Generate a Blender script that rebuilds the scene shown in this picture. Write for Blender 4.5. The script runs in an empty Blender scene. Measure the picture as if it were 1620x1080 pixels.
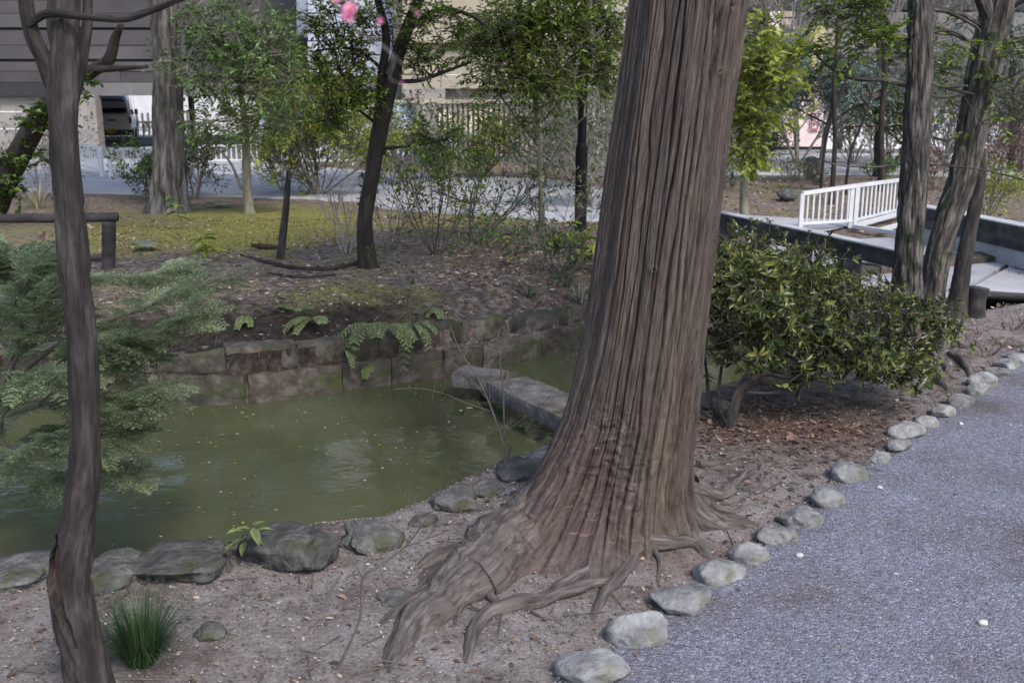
import bpy, math, random
import numpy as np
from mathutils import Vector, Matrix, noise as mnoise
R = math.radians
random.seed(4)
RNG = np.random.default_rng(11)
sc = bpy.context.scene
C = sc.collection

# ------------------------------------------------------------ camera, sky, sun
CAM_H, PITCH, FPX = 1.6, R(13.2), 1575.0
cd = bpy.data.cameras.new('camera'); cam = bpy.data.objects.new('camera', cd); C.objects.link(cam)
cam.location = (0, 0, CAM_H); cam.rotation_euler = (R(90) - PITCH, 0, 0)
cd.sensor_width = 36; cd.lens = 36 * FPX / 1620; cd.clip_end = 2000; cd.clip_start = 0.05
cd.dof.use_dof = True; cd.dof.focus_distance = 4.1; cd.dof.aperture_fstop = 6.3
sc.camera = cam
SUN_EL, SUN_AZ = 48, 150          # azimuth clockwise from +Y: the sun stands behind the camera on the right
w = bpy.data.worlds.new('World'); sc.world = w; w.use_nodes = True
wn = w.node_tree; bg = wn.nodes['Background']
sky = wn.nodes.new('ShaderNodeTexSky'); sky.sky_type = 'NISHITA'; sky.sun_disc = False
sky.sun_elevation = R(SUN_EL); sky.sun_rotation = R(SUN_AZ); sky.air_density = 1.0; sky.dust_density = 2.0; sky.ozone_density = 1.2
wn.links.new(sky.outputs[0], bg.inputs[0]); bg.inputs[1].default_value = 0.15
sd = bpy.data.lights.new('sun', 'SUN'); sun = bpy.data.objects.new('sun', sd); C.objects.link(sun)
sd.energy = 1.3; sd.angle = R(10); sd.color = (1, .93, .84)
az, el = R(SUN_AZ), R(SUN_EL)
sdir = Vector((math.sin(az) * math.cos(el), math.cos(az) * math.cos(el), math.sin(el)))
sun.rotation_euler = sdir.to_track_quat('Z', 'Y').to_euler()
sc.view_settings.view_transform = 'Standard'; sc.view_settings.look = 'None'
sc.view_settings.exposure = 1.0; sc.view_settings.gamma = 1.0; sc.view_settings.use_curve_mapping = False

# ------------------------------------------------------------ measuring helpers
def ray(px, py):
    u = (px - 810) / FPX; v = (540 - py) / FPX
    return u, math.cos(PITCH) + v * math.sin(PITCH), -math.sin(PITCH) + v * math.cos(PITCH)
def P(px, py, z=0.0):                      # photo point lying at height z
    u, dy, dz = ray(px, py); t = (z - CAM_H) / dz
    return np.array((u * t, dy * t, z))
def D(px, py, y):                          # photo point standing y metres away
    u, dy, dz = ray(px, py); t = y / dy
    return np.array((u * t, y, CAM_H + dz * t))
def S(py, y):                              # metres per photo pixel at distance y
    return y / ray(810, py)[1] / FPX

# ------------------------------------------------------------ numpy noise
def _h(ix, iy, iz):
    n = (ix * 374761393 + iy * 668265263 + iz * 1274126177) & 0xFFFFFFFF
    n = ((n ^ (n >> 13)) * 1103515245) & 0xFFFFFFFF
    n = (n ^ (n >> 16)) & 0xFFFFFFFF
    return n.astype(np.float64) / 4294967295.0
def vn(x, y, z=0.0):
    x, y, z = np.broadcast_arrays(np.asarray(x, float), np.asarray(y, float), np.asarray(z, float))
    xi, yi, zi = np.floor(x).astype(np.int64), np.floor(y).astype(np.int64), np.floor(z).astype(np.int64)
    fx, fy, fz = x - xi, y - yi, z - zi
    fx, fy, fz = [f * f * f * (f * (f * 6 - 15) + 10) for f in (fx, fy, fz)]
    r = 0
    for a in (0, 1):
        for b in (0, 1):
            for c in (0, 1):
                r = r + _h(xi + a, yi + b, zi + c) * (fx if a else 1 - fx) * (fy if b else 1 - fy) * (fz if c else 1 - fz)
    return r * 2 - 1
def fbm(x, y, z=0.0, o=4):
    s, a, f, t = 0, 1.0, 1.0, 0
    for i in range(o):
        s = s + a * vn(x * f + 17 * i, y * f + 5 * i, z * f); t += a; a *= .5; f *= 2.03
    return s / t
def ss(a, b, x):
    t = np.clip((x - a) / (b - a), 0, 1); return t * t * (3 - 2 * t)
def norm(v):
    v = np.asarray(v, float); return v / np.maximum(np.linalg.norm(v, axis=-1, keepdims=True), 1e-9)

# ------------------------------------------------------------ mesh builder
class MB:
    def __init__(s): s.v = []; s.q = []; s.t = []; s.n = 0; s.att = []; s.bk = []
    def add(s, v, q=None, t=None, bk=None):
        v = np.asarray(v, float).reshape(-1, 3); s.v.append(v); s.bk.append(v if bk is None else np.asarray(bk, float).reshape(-1, 3))
        if q is not None and len(q): s.q.append(np.asarray(q, int).reshape(-1, 4) + s.n)
        if t is not None and len(t): s.t.append(np.asarray(t, int).reshape(-1, 3) + s.n)
        s.n += len(v)
    def box(s, lo, hi, m=None):
        x0, y0, z0 = lo; x1, y1, z1 = hi
        v = np.array([(x0, y0, z0), (x1, y0, z0), (x1, y1, z0), (x0, y1, z0), (x0, y0, z1), (x1, y0, z1), (x1, y1, z1), (x0, y1, z1)], float)
        if m is not None: v = v @ np.array(m.to_3x3()).T + np.array(m.translation)
        s.add(v, [(0, 3, 2, 1), (4, 5, 6, 7), (0, 1, 5, 4), (1, 2, 6, 5), (2, 3, 7, 6), (3, 0, 4, 7)])
    def bar(s, a, b, w, h):                # rectangular bar from a to b
        a = Vector(a); b = Vector(b); d = b - a
        rot = d.to_track_quat('X', 'Z').to_matrix().to_4x4(); rot.translation = a
        s.box((0, -w / 2, -h / 2), (d.length, w / 2, h / 2), rot)
    def tube(s, pts, rad, n=6, cap=True, rough=0.0, seed=0.0):
        pts = np.asarray(pts, float); m = len(pts)
        rad = np.asarray(rad, float) if np.ndim(rad) else np.full(m, rad)
        tan = norm(np.gradient(pts, axis=0))
        up = np.array((0, 0, 1.0)) if abs(tan[0][2]) < .9 else np.array((0, 1.0, 0))
        a = norm(np.cross(tan[0], up)); A = []
        for i in range(m):
            a = a - tan[i] * np.dot(a, tan[i]); a = norm(a); A.append(a)
        A = np.array(A); B = np.cross(tan, A)
        th = np.arange(n) * 2 * math.pi / n
        cs, sn = np.cos(th), np.sin(th)
        off = A[:, None] * cs[None, :, None] + B[:, None] * sn[None, :, None]
        rr = np.repeat(rad[:, None], n, 1)
        if rough:
            sarc = np.concatenate([[0], np.cumsum(np.linalg.norm(np.diff(pts, axis=0), axis=1))])[:, None]
            k = 1 / max(rad.mean(), .004)
            rr = rr * (1 + rough * fbm(cs[None] * 1.6 + seed, sn[None] * 1.6 + sarc * k * .12, sarc * k * .25 + seed, 3))
        v = pts[:, None] + off * rr[..., None]; sa = np.concatenate([[0], np.cumsum(np.linalg.norm(np.diff(pts, axis=0), axis=1))])[:, None]
        BK = np.stack([cs[None] * rad[:, None] + pts[0][0] * 3, sn[None] * rad[:, None], sa + 0 * cs[None]], -1).reshape(-1, 3)
        i = np.arange(m - 1)[:, None]; j = np.arange(n)[None]; j2 = (j + 1) % n
        q = np.stack([i * n + j, i * n + j2, (i + 1) * n + j2, (i + 1) * n + j], -1)
        v = v.reshape(-1, 3)
        if cap:
            v = np.vstack([v, pts[0], pts[-1]]); jj = np.arange(n); jn = (jj + 1) % n
            t = np.vstack([np.stack([np.full(n, m * n), jn, jj], 1), np.stack([np.full(n, m * n + 1), (m - 1) * n + jj, (m - 1) * n + jn], 1)])
            s.add(v, q, t, np.vstack([BK, BK[0], BK[-1]]))
        else: s.add(v, q, None, BK)
    def build(s, name, mat, parent=None, loc=None, smooth=False):
        me = bpy.data.meshes.new(name)
        if s.n:
            V = np.vstack(s.v)
            if loc is not None: V = V - np.asarray(loc, float)
            elif parent is not None: V = V - np.array(parent.location)
            q = np.vstack(s.q) if s.q else np.zeros((0, 4), int); t = np.vstack(s.t) if s.t else np.zeros((0, 3), int)
            me.vertices.add(len(V)); me.vertices.foreach_set('co', V.astype(np.float32).ravel())
            nl = q.size + t.size; npo = len(q) + len(t)
            me.loops.add(nl); me.polygons.add(npo)
            me.loops.foreach_set('vertex_index', np.concatenate([q.ravel(), t.ravel()]).astype(np.int32))
            st = np.concatenate([np.arange(len(q)) * 4, q.size + np.arange(len(t)) * 3]).astype(np.int32)
            me.polygons.foreach_set('loop_start', st)
            me.polygons.foreach_set('use_smooth', np.full(npo, bool(smooth)))
            me.update(calc_edges=True)
            if any(a_ is not b__ for a_, b__ in zip(s.v, s.bk)):
                at = me.attributes.new('bark', 'FLOAT_VECTOR', 'POINT'); at.data.foreach_set('vector', np.vstack(s.bk).astype(np.float32).ravel())
            for (nm, arr) in s.att:
                at = me.attributes.new(nm, 'FLOAT', 'POINT'); at.data.foreach_set('value', np.asarray(arr, np.float32))
        if mat: me.materials.append(mat)
        o = bpy.data.objects.new(name, me); C.objects.link(o)
        if loc is not None: o.location = Vector([float(q_) for q_ in loc])
        if parent is not None:
            o.parent = parent
            if loc is not None: o.location = Vector([float(q_) for q_ in loc]) - parent.location
        return o
def tag(o, label=None, cat=None, group=None, kind=None):
    if label: o['label'] = label
    if cat: o['category'] = cat
    if group: o['group'] = group
    if kind: o['kind'] = kind
    return o
def thing(name, label, cat, loc=(0, 0, 0), group=None, rz=0):
    o = bpy.data.objects.new(name, None); C.objects.link(o); o.location = Vector([float(v) for v in loc]); o.rotation_euler.z = rz
    o.empty_display_size = .1
    return tag(o, label, cat, group)
def inst(me, name, parent, co, rot=None, scale=None):
    o = bpy.data.objects.new(name, me); C.objects.link(o); o.parent = parent
    o.location = Vector([float(v) for v in co]) - parent.location
    if rot is not None: o.rotation_euler = rot
    if scale is not None: o.scale = scale if hasattr(scale, '__len__') else (scale,) * 3
    return o

# ------------------------------------------------------------ materials
def nt(m):
    m.use_nodes = True; t = m.node_tree; return t, t.nodes, t.links
def ramp(n, cols, pos=None):
    r = n.new('ShaderNodeValToRGB'); e = r.color_ramp.elements
    k = len(cols); pos = pos or [i / (k - 1) for i in range(k)]
    while len(e) < k: e.new(.5)
    for i in range(k): e[i].position = pos[i]; e[i].color = (*cols[i], 1)
    return r
def mat(name, cols, scale=6, stretch=(1, 1, 1), rough=.85, bump=.4, bscale=None, bdist=.01, detail=8, island=0.0, pos=None, trans=0.0, spec=.4, metal=0.0, spots=None, objrand=0.0, moss=None, along=False):
    m = bpy.data.materials.new(name); t, n, l = nt(m); b = n['Principled BSDF']
    tc = n.new('ShaderNodeTexCoord'); mp = n.new('ShaderNodeMapping'); mp.inputs['Scale'].default_value = stretch
    oi = n.new('ShaderNodeObjectInfo'); ml = n.new('ShaderNodeMath'); ml.operation = 'MULTIPLY'; ml.inputs[1].default_value = 31
    l.new(oi.outputs['Random'], ml.inputs[0]); l.new(ml.outputs[0], mp.inputs['Location'])
    if along: ba = n.new('ShaderNodeAttribute'); ba.attribute_name = 'bark'; l.new(ba.outputs['Vector'], mp.inputs[0])
    else: l.new(tc.outputs['Object'], mp.inputs[0])
    no = n.new('ShaderNodeTexNoise'); no.inputs['Scale'].default_value = scale; no.inputs['Detail'].default_value = detail; no.inputs['Roughness'].default_value = .62
    l.new(mp.outputs[0], no.inputs[0])
    r = ramp(n, cols, pos or [.3 + .4 * i / (len(cols) - 1) for i in range(len(cols))]); l.new(no.outputs[0], r.inputs[0])
    col = r.outputs[0]
    if moss:                                # a second material growing in patches: (colour, scale, threshold)
        n2 = n.new('ShaderNodeTexNoise'); n2.inputs['Scale'].default_value = moss[1]; n2.inputs['Detail'].default_value = 6
        l.new(tc.outputs['Object'], n2.inputs[0])
        r2 = ramp(n, [(0, 0, 0), (1, 1, 1)], [moss[2], min(moss[2] + .1, 1)]); l.new(n2.outputs[0], r2.inputs[0])
        mx = n.new('ShaderNodeMixRGB'); l.new(r2.outputs[0], mx.inputs[0]); l.new(col, mx.inputs[1]); mx.inputs[2].default_value = (*moss[0], 1); col = mx.outputs[0]
    if island or objrand:
        hs = n.new('ShaderNodeHueSaturation'); l.new(col, hs.inputs['Color'])
        src = n.new('ShaderNodeNewGeometry').outputs['Random Per Island'] if island else oi.outputs['Random']
        amt = island or objrand
        mr = n.new('ShaderNodeMapRange'); mr.inputs[3].default_value = 1 - amt; mr.inputs[4].default_value = 1 + amt
        l.new(src, mr.inputs[0]); l.new(mr.outputs[0], hs.inputs['Value'])
        m2 = n.new('ShaderNodeMath'); m2.operation = 'MULTIPLY'; m2.inputs[1].default_value = 7.31
        m3 = n.new('ShaderNodeMath'); m3.operation = 'FRACT'; l.new(src, m2.inputs[0]); l.new(m2.outputs[0], m3.inputs[0])
        mr2 = n.new('ShaderNodeMapRange'); mr2.inputs[3].default_value = .5 - .05 * amt; mr2.inputs[4].default_value = .5 + .05 * amt
        l.new(m3.outputs[0], mr2.inputs[0]); l.new(mr2.outputs[0], hs.inputs['Hue'])
        col = hs.outputs[0]
    l.new(col, b.inputs['Base Color'])
    b.inputs['Roughness'].default_value = rough; b.inputs['Metallic'].default_value = metal
    b.inputs['Specular IOR Level'].default_value = spec
    if bump:
        nb = n.new('ShaderNodeTexNoise'); nb.inputs['Scale'].default_value = bscale or scale * 3; nb.inputs['Detail'].default_value = 6; l.new(mp.outputs[0], nb.inputs[0])
        bm = n.new('ShaderNodeBump'); bm.inputs['Strength'].default_value = bump; bm.inputs['Distance'].default_value = bdist
        l.new(nb.outputs[0], bm.inputs['Height']); l.new(bm.outputs[0], b.inputs['Normal'])
    if trans:
        tr = n.new('ShaderNodeBsdfTranslucent'); l.new(col, tr.inputs[0])
        ms = n.new('ShaderNodeMixShader'); ms.inputs[0].default_value = trans
        l.new(b.outputs[0], ms.inputs[1]); l.new(tr.outputs[0], ms.inputs[2]); l.new(ms.outputs[0], n['Material Output'].inputs[0])
    return m
def leafmat(name, a, b_, c_, rough=.4, trans=.3, island=.35, spec=.5):
    """leaf colours picked per leaf from a ramp of three"""
    m = bpy.data.materials.new(name); t, n, l = nt(m); b = n['Principled BSDF']
    g = n.new('ShaderNodeNewGeometry'); oi = n.new('ShaderNodeObjectInfo')
    ad = n.new('ShaderNodeMath'); ad.operation = 'ADD'; l.new(g.outputs['Random Per Island'], ad.inputs[0]); l.new(oi.outputs['Random'], ad.inputs[1])
    fr = n.new('ShaderNodeMath'); fr.operation = 'FRACT'; l.new(ad.outputs[0], fr.inputs[0])
    r = ramp(n, [a, b_, c_], [0, .6, 1]); l.new(fr.outputs[0], r.inputs[0])
    tc = n.new('ShaderNodeTexCoord'); no = n.new('ShaderNodeTexNoise'); no.inputs['Scale'].default_value = 2.2; no.inputs['Detail'].default_value = 3; l.new(tc.outputs['Object'], no.inputs[0])
    mr = n.new('ShaderNodeMapRange'); mr.inputs[1].default_value = .3; mr.inputs[2].default_value = .7; mr.inputs[3].default_value = 1 - island; mr.inputs[4].default_value = 1 + island
    l.new(no.outputs[0], mr.inputs[0])
    hs = n.new('ShaderNodeHueSaturation'); l.new(r.outputs[0], hs.inputs['Color']); l.new(mr.outputs[0], hs.inputs['Value'])
    l.new(hs.outputs[0], b.inputs['Base Color']); b.inputs['Roughness'].default_value = rough; b.inputs['Specular IOR Level'].default_value = spec
    tr = n.new('ShaderNodeBsdfTranslucent'); l.new(hs.outputs[0], tr.inputs[0])
    ms = n.new('ShaderNodeMixShader'); ms.inputs[0].default_value = trans
    l.new(b.outputs[0], ms.inputs[1]); l.new(tr.outputs[0], ms.inputs[2]); l.new(ms.outputs[0], n['Material Output'].inputs[0])
    return m
def plain(name, col, rough=.6, metal=0, spec=.4): return mat(name, [tuple(c * .85 for c in col), tuple(min(c * 1.1, 1) for c in col)], scale=3, rough=rough, bump=.1, metal=metal, spec=spec)

M = {}
M['bark_left'] = mat('bark_left', [(.009, .007, .007), (.025, .02, .019), (.075, .063, .06)], 22, (1, 1, .22), bump=1, bscale=60, bdist=.012, moss=((.055, .051, .049), 7, .62), along=True, pos=[.34, .5, .7])
M['bark_right'] = mat('bark_right', [(.012, .01, .009), (.055, .048, .042), (.18, .163, .147)], 34, (1, 1, .16), bump=1, bscale=70, bdist=.02, moss=((.02, .024, .012), 9, .55), along=True, pos=[.36, .5, .68])
M['bark_dark'] = mat('bark_dark', [(.008, .006, .005), (.022, .016, .014), (.05, .039, .034)], 20, (1, 1, .25), bump=1, bscale=60, along=True)
M['bark_pale'] = mat('bark_pale', [(.1, .095, .07), (.2, .19, .14), (.28, .27, .22)], 20, (1, 1, .4), bump=.5, along=True)
M['bark_big'] = mat('bark_big', [(.03, .025, .023), (.1, .09, .082), (.22, .2, .188)], 16, (1, 1, .18), bump=1, bscale=30, bdist=.04, along=True, pos=[.36, .5, .68])
M['twig'] = mat('twig', [(.06, .05, .045), (.14, .12, .105)], 14, bump=.2)
M['twig_pale'] = mat('twig_pale', [(.17, .15, .14), (.33, .3, .28)], 14, bump=.2)
M['twig_red'] = mat('twig_red', [(.08, .045, .04), (.17, .11, .1)], 14, bump=.2)
M['root'] = mat('root', [(.03, .023, .02), (.085, .07, .063), (.175, .15, .137)], 60, (1, 1, .12), bump=1, bscale=130, bdist=.008, along=True, pos=[.33, .5, .7], moss=((.1, .082, .074), 11, .56))
M['wood_raw'] = mat('wood_raw', [(.018, .009, .006), (.07, .038, .026)], 14, (1, 1, .2), bump=.5)
M['leaf_dark'] = leafmat('leaf_dark', (.025, .05, .012), (.065, .12, .022), (.18, .24, .04), rough=.3, trans=.35)
M['leaf_mid'] = leafmat('leaf_mid', (.035, .085, .02), (.1, .19, .04), (.26, .35, .12), spec=.5, rough=.3, trans=.4)
M['leaf_bright'] = leafmat('leaf_bright', (.035, .065, .008), (.11, .175, .018), (.27, .34, .04), rough=.3, trans=.4, island=.45)
M['leaf_yellow'] = leafmat('leaf_yellow', (.11, .16, .02), (.27, .32, .045), (.46, .46, .1), rough=.45, trans=.4)
M['leaf_blue'] = leafmat('leaf_blue', (.08, .13, .1), (.17, .24, .2), (.3, .38, .33), rough=.45, trans=.3)
M['leaf_azalea'] = leafmat('leaf_azalea', (.022, .036, .012), (.075, .1, .026), (.22, .225, .06), rough=.34, trans=.25, island=.3)
M['leaf_grey'] = leafmat('leaf_grey', (.05, .07, .035), (.12, .14, .075), (.22, .23, .13), rough=.5, trans=.3)
M['conifer'] = leafmat('conifer', (.14, .185, .11), (.26, .325, .185), (.41, .46, .26), rough=.6, trans=.5, island=.3)
M['fern'] = leafmat('fern', (.08, .12, .035), (.18, .23, .09), (.33, .34, .18), rough=.5, trans=.35)
M['grass'] = leafmat('grass', (.02, .05, .015), (.04, .09, .03), (.09, .14, .06), rough=.4, trans=.25)
M['strap'] = leafmat('strap', (.1, .12, .08), (.22, .26, .17), (.4, .43, .33), rough=.4, trans=.25)
M['drygrass'] = leafmat('drygrass', (.2, .17, .1), (.34, .3, .19), (.45, .41, .3), rough=.6, trans=.3)
M['litter'] = leafmat('litter', (.06, .035, .025), (.19, .12, .09), (.52, .43, .35), rough=.75, trans=.1, island=.25)
M['litter_red'] = leafmat('litter_red', (.04, .024, .019), (.1, .06, .046), (.24, .165, .125), rough=.75, trans=.1, island=.25)
M['float'] = leafmat('float', (.2, .18, .03), (.3, .27, .05), (.55, .5, .4), rough=.5, trans=.1, island=.2)
M['stone_kerb'] = mat('stone_kerb', [(.09, .09, .092), (.19, .19, .192), (.33, .33, .335)], 11, bump=1, bscale=45, bdist=.012, rough=.75, objrand=.22, detail=12, moss=((.12, .125, .09), 7, .58))
M['stone_shore'] = mat('stone_shore', [(.035, .034, .033), (.085, .083, .08), (.17, .162, .155)], 13, bump=1, bscale=36, bdist=.025, rough=.8, objrand=.25, moss=((.055, .06, .03), 6, .56))
M['stone_wall'] = mat('stone_wall', [(.022, .018, .014), (.065, .055, .044), (.15, .13, .108)], 9, bump=1, bscale=22, bdist=.015, rough=.85, objrand=.3, moss=((.045, .055, .018), 5, .56))
M['stone_slab'] = mat('stone_slab', [(.045, .04, .036), (.11, .098, .09), (.18, .163, .152)], 11, bump=1, bscale=50, bdist=.012, rough=.85, moss=((.05, .048, .03), 6, .58))
M['concrete_dark'] = mat('concrete_dark', [(.012, .012, .013), (.035, .035, .038), (.08, .08, .085)], 5, (1, 1, 2), bump=.5, rough=.8, moss=((.06, .065, .05), 3, .58))
M['concrete_pale'] = mat('concrete_pale', [(.22, .225, .24), (.3, .305, .325), (.37, .375, .39)], 2.5, bump=.3, bscale=40, rough=.8)
M['concrete_top'] = mat('concrete_top', [(.28, .29, .3), (.5, .5, .51)], 4, bump=.3, bscale=40, rough=.75)
M['white_metal'] = plain('white_metal', (.6, .61, .63), .4)
M['black_metal'] = plain('black_metal', (.008, .008, .009), .6, spec=.15)
M['log'] = mat('log', [(.012, .01, .012), (.035, .03, .032), (.07, .06, .06)], 10, (.3, 1, 1), bump=.6)
M['board'] = mat('board', [(.045, .04, .043), (.072, .065, .069), (.1, .092, .097)], 1.2, (.3, 1, .4), bump=.1, rough=.8, objrand=.12)
M['board_pale'] = mat('board_pale', [(.36, .38, .45), (.46, .48, .56)], 1.2, (.3, 1, 3), bump=.1, rough=.6, objrand=.06)
M['beige'] = mat('beige', [(.3, .26, .2), (.42, .37, .295)], 1.5, bump=.1, rough=.8, objrand=.06)
M['beige_grey'] = mat('beige_grey', [(.22, .2, .185), (.34, .31, .285)], 1.5, bump=.1, rough=.8)
M['grey_wall'] = mat('grey_wall', [(.12, .115, .115), (.2, .19, .188)], 1.5, bump=.1, rough=.8)
M['yellow_wall'] = mat('yellow_wall', [(.62, .5, .2), (.74, .62, .3)], 1.5, bump=.1, rough=.7)
M['dark_wall'] = plain('dark_wall', (.035, .033, .035), .8)
M['white_wall'] = plain('white_wall', (.82, .83, .86), .7)
M['pink_wall'] = plain('pink_wall', (.86, .7, .68), .7)
M['shutter_blue'] = plain('shutter_blue', (.6, .7, .86), .5)
M['slat_light'] = mat('slat_light', [(.55, .47, .37), (.7, .62, .5)], 3, (1, 1, .2), bump=.1, objrand=.1)
M['slat_dark'] = mat('slat_dark', [(.1, .085, .07), (.17, .145, .12)], 3, (1, 1, .2), bump=.1)
M['red_sign'] = plain('red_sign', (.6, .04, .05), .5)
M['van_paint'] = mat('van_paint', [(.6, .62, .7), (.68, .7, .78)], 1, bump=0, rough=.3, metal=.1)
M['van_dark'] = plain('van_dark', (.02, .02, .024), .35)
M['glass'] = plain('glass', (.03, .04, .05), .06, spec=.8)
M['rubber'] = plain('rubber', (.02, .02, .02), .8)
M['plate'] = plain('plate', (.6, .33, .04), .5)
M['lamp_red'] = plain('lamp_red', (.3, .015, .01), .3)
M['petal'] = leafmat('petal', (.7, .2, .42), (.8, .32, .52), (.85, .48, .62), rough=.5, trans=.3, island=.1)
M['stamen'] = plain('stamen', (.8, .6, .2), .6)
M['pebble'] = mat('pebble', [(.4, .38, .36), (.62, .6, .58)], 20, bump=.2, objrand=.15)

# ------------------------------------------------------------ terrain
WALL = np.array([(-60, 6.6), (-6, 6.25), (-3.28, 6.11), (-2.47, 6.11), (-1.67, 6.14), (-1.22, 6.38), (-.91, 6.56), (-.41, 6.86), (-.05, 7.17), (.29, 7.46), (.53, 7.67), (.99, 8.0), (1.77, 8.49), (2.6, 9.0), (4.2, 9.9), (5.6, 10.6), (60, 36)])
SHORE = np.array([(-60, 3.6), (-6, 3.7), (-2.12, 3.79), (-1.74, 3.82), (-1.47, 3.87), (-1.18, 3.9), (-1.03, 4.05), (-.77, 4.22), (-.55, 4.25), (-.36, 4.45), (-.22, 4.67), (-.03, 4.9), (.14, 5.12), (.6, 5.6), (1.21, 6.15), (1.77, 6.8), (2.28, 7.2), (2.68, 7.46), (3.4, 8.2), (5.2, 9.4), (60, 34)])
KERB_PX = [(935, 1060, 105, 56), (1010, 997, 98, 66), (1080, 948, 98, 46), (1137, 905, 78, 50), (1187, 878, 60, 36), (1230, 847, 66, 32), (1265, 820, 74, 34), (1310, 787, 60, 38), (1343, 748, 62, 40), (1391, 725, 34, 20), (1420, 706, 42, 24), (1432, 683, 58, 28), (1467, 670, 40, 24), (1493, 652, 38, 24), (1520, 636, 42, 26), (1547, 616, 36, 22), (1556, 603, 48, 28), (1575, 590, 40, 22), (1592, 577, 40, 22), (1612, 567, 42, 24), (1640, 556, 46, 24), (1672, 543, 46, 24)]
CEDAR = np.array((.42, 3.66))
def kerb_d(x, y):                       # >0 on the gravel side of the line of stones
    a = np.array(P(935, 1060)[:2]); 
    K = np.array([P(k[0], k[1] + 4)[:2] for k in KERB_PX]); K = np.vstack([K[0] - (K[2] - K[0]) * 12, K, K[-1] + (K[-1] - K[-4]) * 3])
    # stones run up and right, y grows with x
    yy = np.interp(x, K[:, 0], K[:, 1]); return (yy - y) * .62
def th(x, y, fine=True):
    x = np.asarray(x, float); y = np.asarray(y, float)
    F = np.interp(x, WALL[:, 0], WALL[:, 1]); N = np.interp(x, SHORE[:, 0], SHORE[:, 1])
    d = (y - F) * .85; e = (N - y) * .85
    right = ss(1.2, 2.6, x)
    ed = .075 * (1 - right) + .0 * right
    far = ed + (.27 - ed) * ss(0, .6, d) * (1 - right) + right * (.2 * ss(1.5, 8, d))
    far = far - .07 * ss(9, 16, y) + .05 * fbm(x * .7, y * .7, 3.1, 3) * ss(.3, 1.2, d) * (1 - ss(14, 22, y))
    near = -.22 + .22 * ss(-.05, .55, e)
    near = near + .022 * fbm(x * 1.3, y * 1.3, 7, 3) * ss(.3, .9, e) * (1 - ss(-.1, .15, kerb_d(x, y)))
    r = np.hypot(x - CEDAR[0], y - CEDAR[1]); near = near + .055 * np.exp(-(r / .62) ** 2) * ss(0, .5, e) * ss(.05, -.35, kerb_d(x, y)) 
    z = np.where(d > 0, far, np.where(e > 0, near, -.22))
    bed = -.75
    inside = (d <= 0) & (e <= 0)
    zin = np.maximum(bed, np.maximum(np.where(e > -.5, -.22 + e * 1.2, bed), np.where(d > -.12, bed, bed)))
    z = np.where(inside, zin, z)
    if fine: z = z + np.where(d > .02, .02, .009) * fbm(x * 5, y * 5, 1.3, 4) * (1 - ss(16, 30, y)) * np.where(inside, 0, 1)
    return z
def gz(x, y): return float(th(np.array([x]), np.array([y]))[0])
def march(px, py, island=False):           # first ground (or water) point met by the line of sight
    u, dy, dz = ray(px, py); y = np.concatenate([np.arange(1.2, 12, .01), np.arange(12, 70, .05)]); x = u / dy * y; z = CAM_H + dz / dy * y
    F = np.interp(x, WALL[:, 0], WALL[:, 1]); g = np.maximum(th(x, y), -.25)
    if island: g = np.where(y > F + .06, np.maximum(g, .1), -9)
    k = int(np.argmax(z <= g)) if (z <= g).any() else len(y) - 1
    return np.array((x[k], y[k], g[k]))
def G(px, py): return march(px, py)
def GI(px, py): return march(px, py, True)
def axis(*segs):
    out = [np.array([segs[0][0]])]
    for a, b, s in segs: k = max(1, int(round((b - a) / s))); out.append(np.linspace(a, b, k + 1)[1:])
    return np.concatenate(out)
gx = axis((-400, -60, 60), (-60, -12, 3), (-12, -4, .16), (-4, 4.5, .03), (4.5, 14, .2), (14, 60, 3), (60, 400, 60))
gy = axis((-60, 0, 6), (0, 1.8, .3), (1.8, 9.5, .03), (9.5, 20, .12), (20, 60, 1.2), (60, 600, 60))
X, Y = np.meshgrid(gx, gy)
Z = th(X, Y)
mb = MB()
ny, nx = X.shape
i = np.arange(ny - 1)[:, None]; j = np.arange(nx - 1)[None]
mb.add(np.stack([X, Y, Z], -1), np.stack([i * nx + j, i * nx + j + 1, (i + 1) * nx + j + 1, (i + 1) * nx + j], -1))
Fy = np.interp(X, WALL[:, 0], WALL[:, 1]); Ny = np.interp(X, SHORE[:, 0], SHORE[:, 1])
dI = Y - Fy
def blob(px, py, rx, ry, z=.3):
    c = P(px, py, z); a = P(px + rx, py, z)[0] - c[0]; b = abs(P(px, py - ry, z)[1] - P(px, py + ry, z)[1]) / 2
    return np.exp(-((X - c[0]) / a) ** 2 - ((Y - c[1]) / b) ** 2)
mossf = blob(300, 370, 170, 26) + blob(480, 350, 120, 30) * .7 + blob(560, 465, 190, 22) + blob(400, 330, 160, 16) + blob(120, 370, 90, 30) * .7 + blob(640, 505, 80, 14) * .7 + blob(760, 335, 110, 14) * .9 + blob(700, 355, 50, 14) * .5 + blob(1200, 300, 80, 14, .15) * .5
mossf = np.clip(mossf * 1.25 + .95 * fbm(X * 2.2, Y * 2.2, 9, 5) + .45 * fbm(X * 9, Y * 9, 4, 3) - .16, 0, 1) * (dI > .05)
redf = np.clip(np.exp(-((X - 1.35) / .75) ** 2 - ((Y - 4.95) / .55) ** 2) * 1.5 + .3 * fbm(X * 3, Y * 3, 2, 4) - .25, 0, 1) * (Y < Ny)
redf = np.maximum(redf, np.clip(np.exp(-((X - .75) / .4) ** 2 - ((Y - 3.35) / .22) ** 2) * .9 + .3 * fbm(X * 4, Y * 4, 5, 4) - .2, 0, 1))
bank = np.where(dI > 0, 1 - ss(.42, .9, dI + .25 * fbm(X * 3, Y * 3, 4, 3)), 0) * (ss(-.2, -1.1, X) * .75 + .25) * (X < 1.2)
mossf = mossf * (1 - bank)
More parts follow.
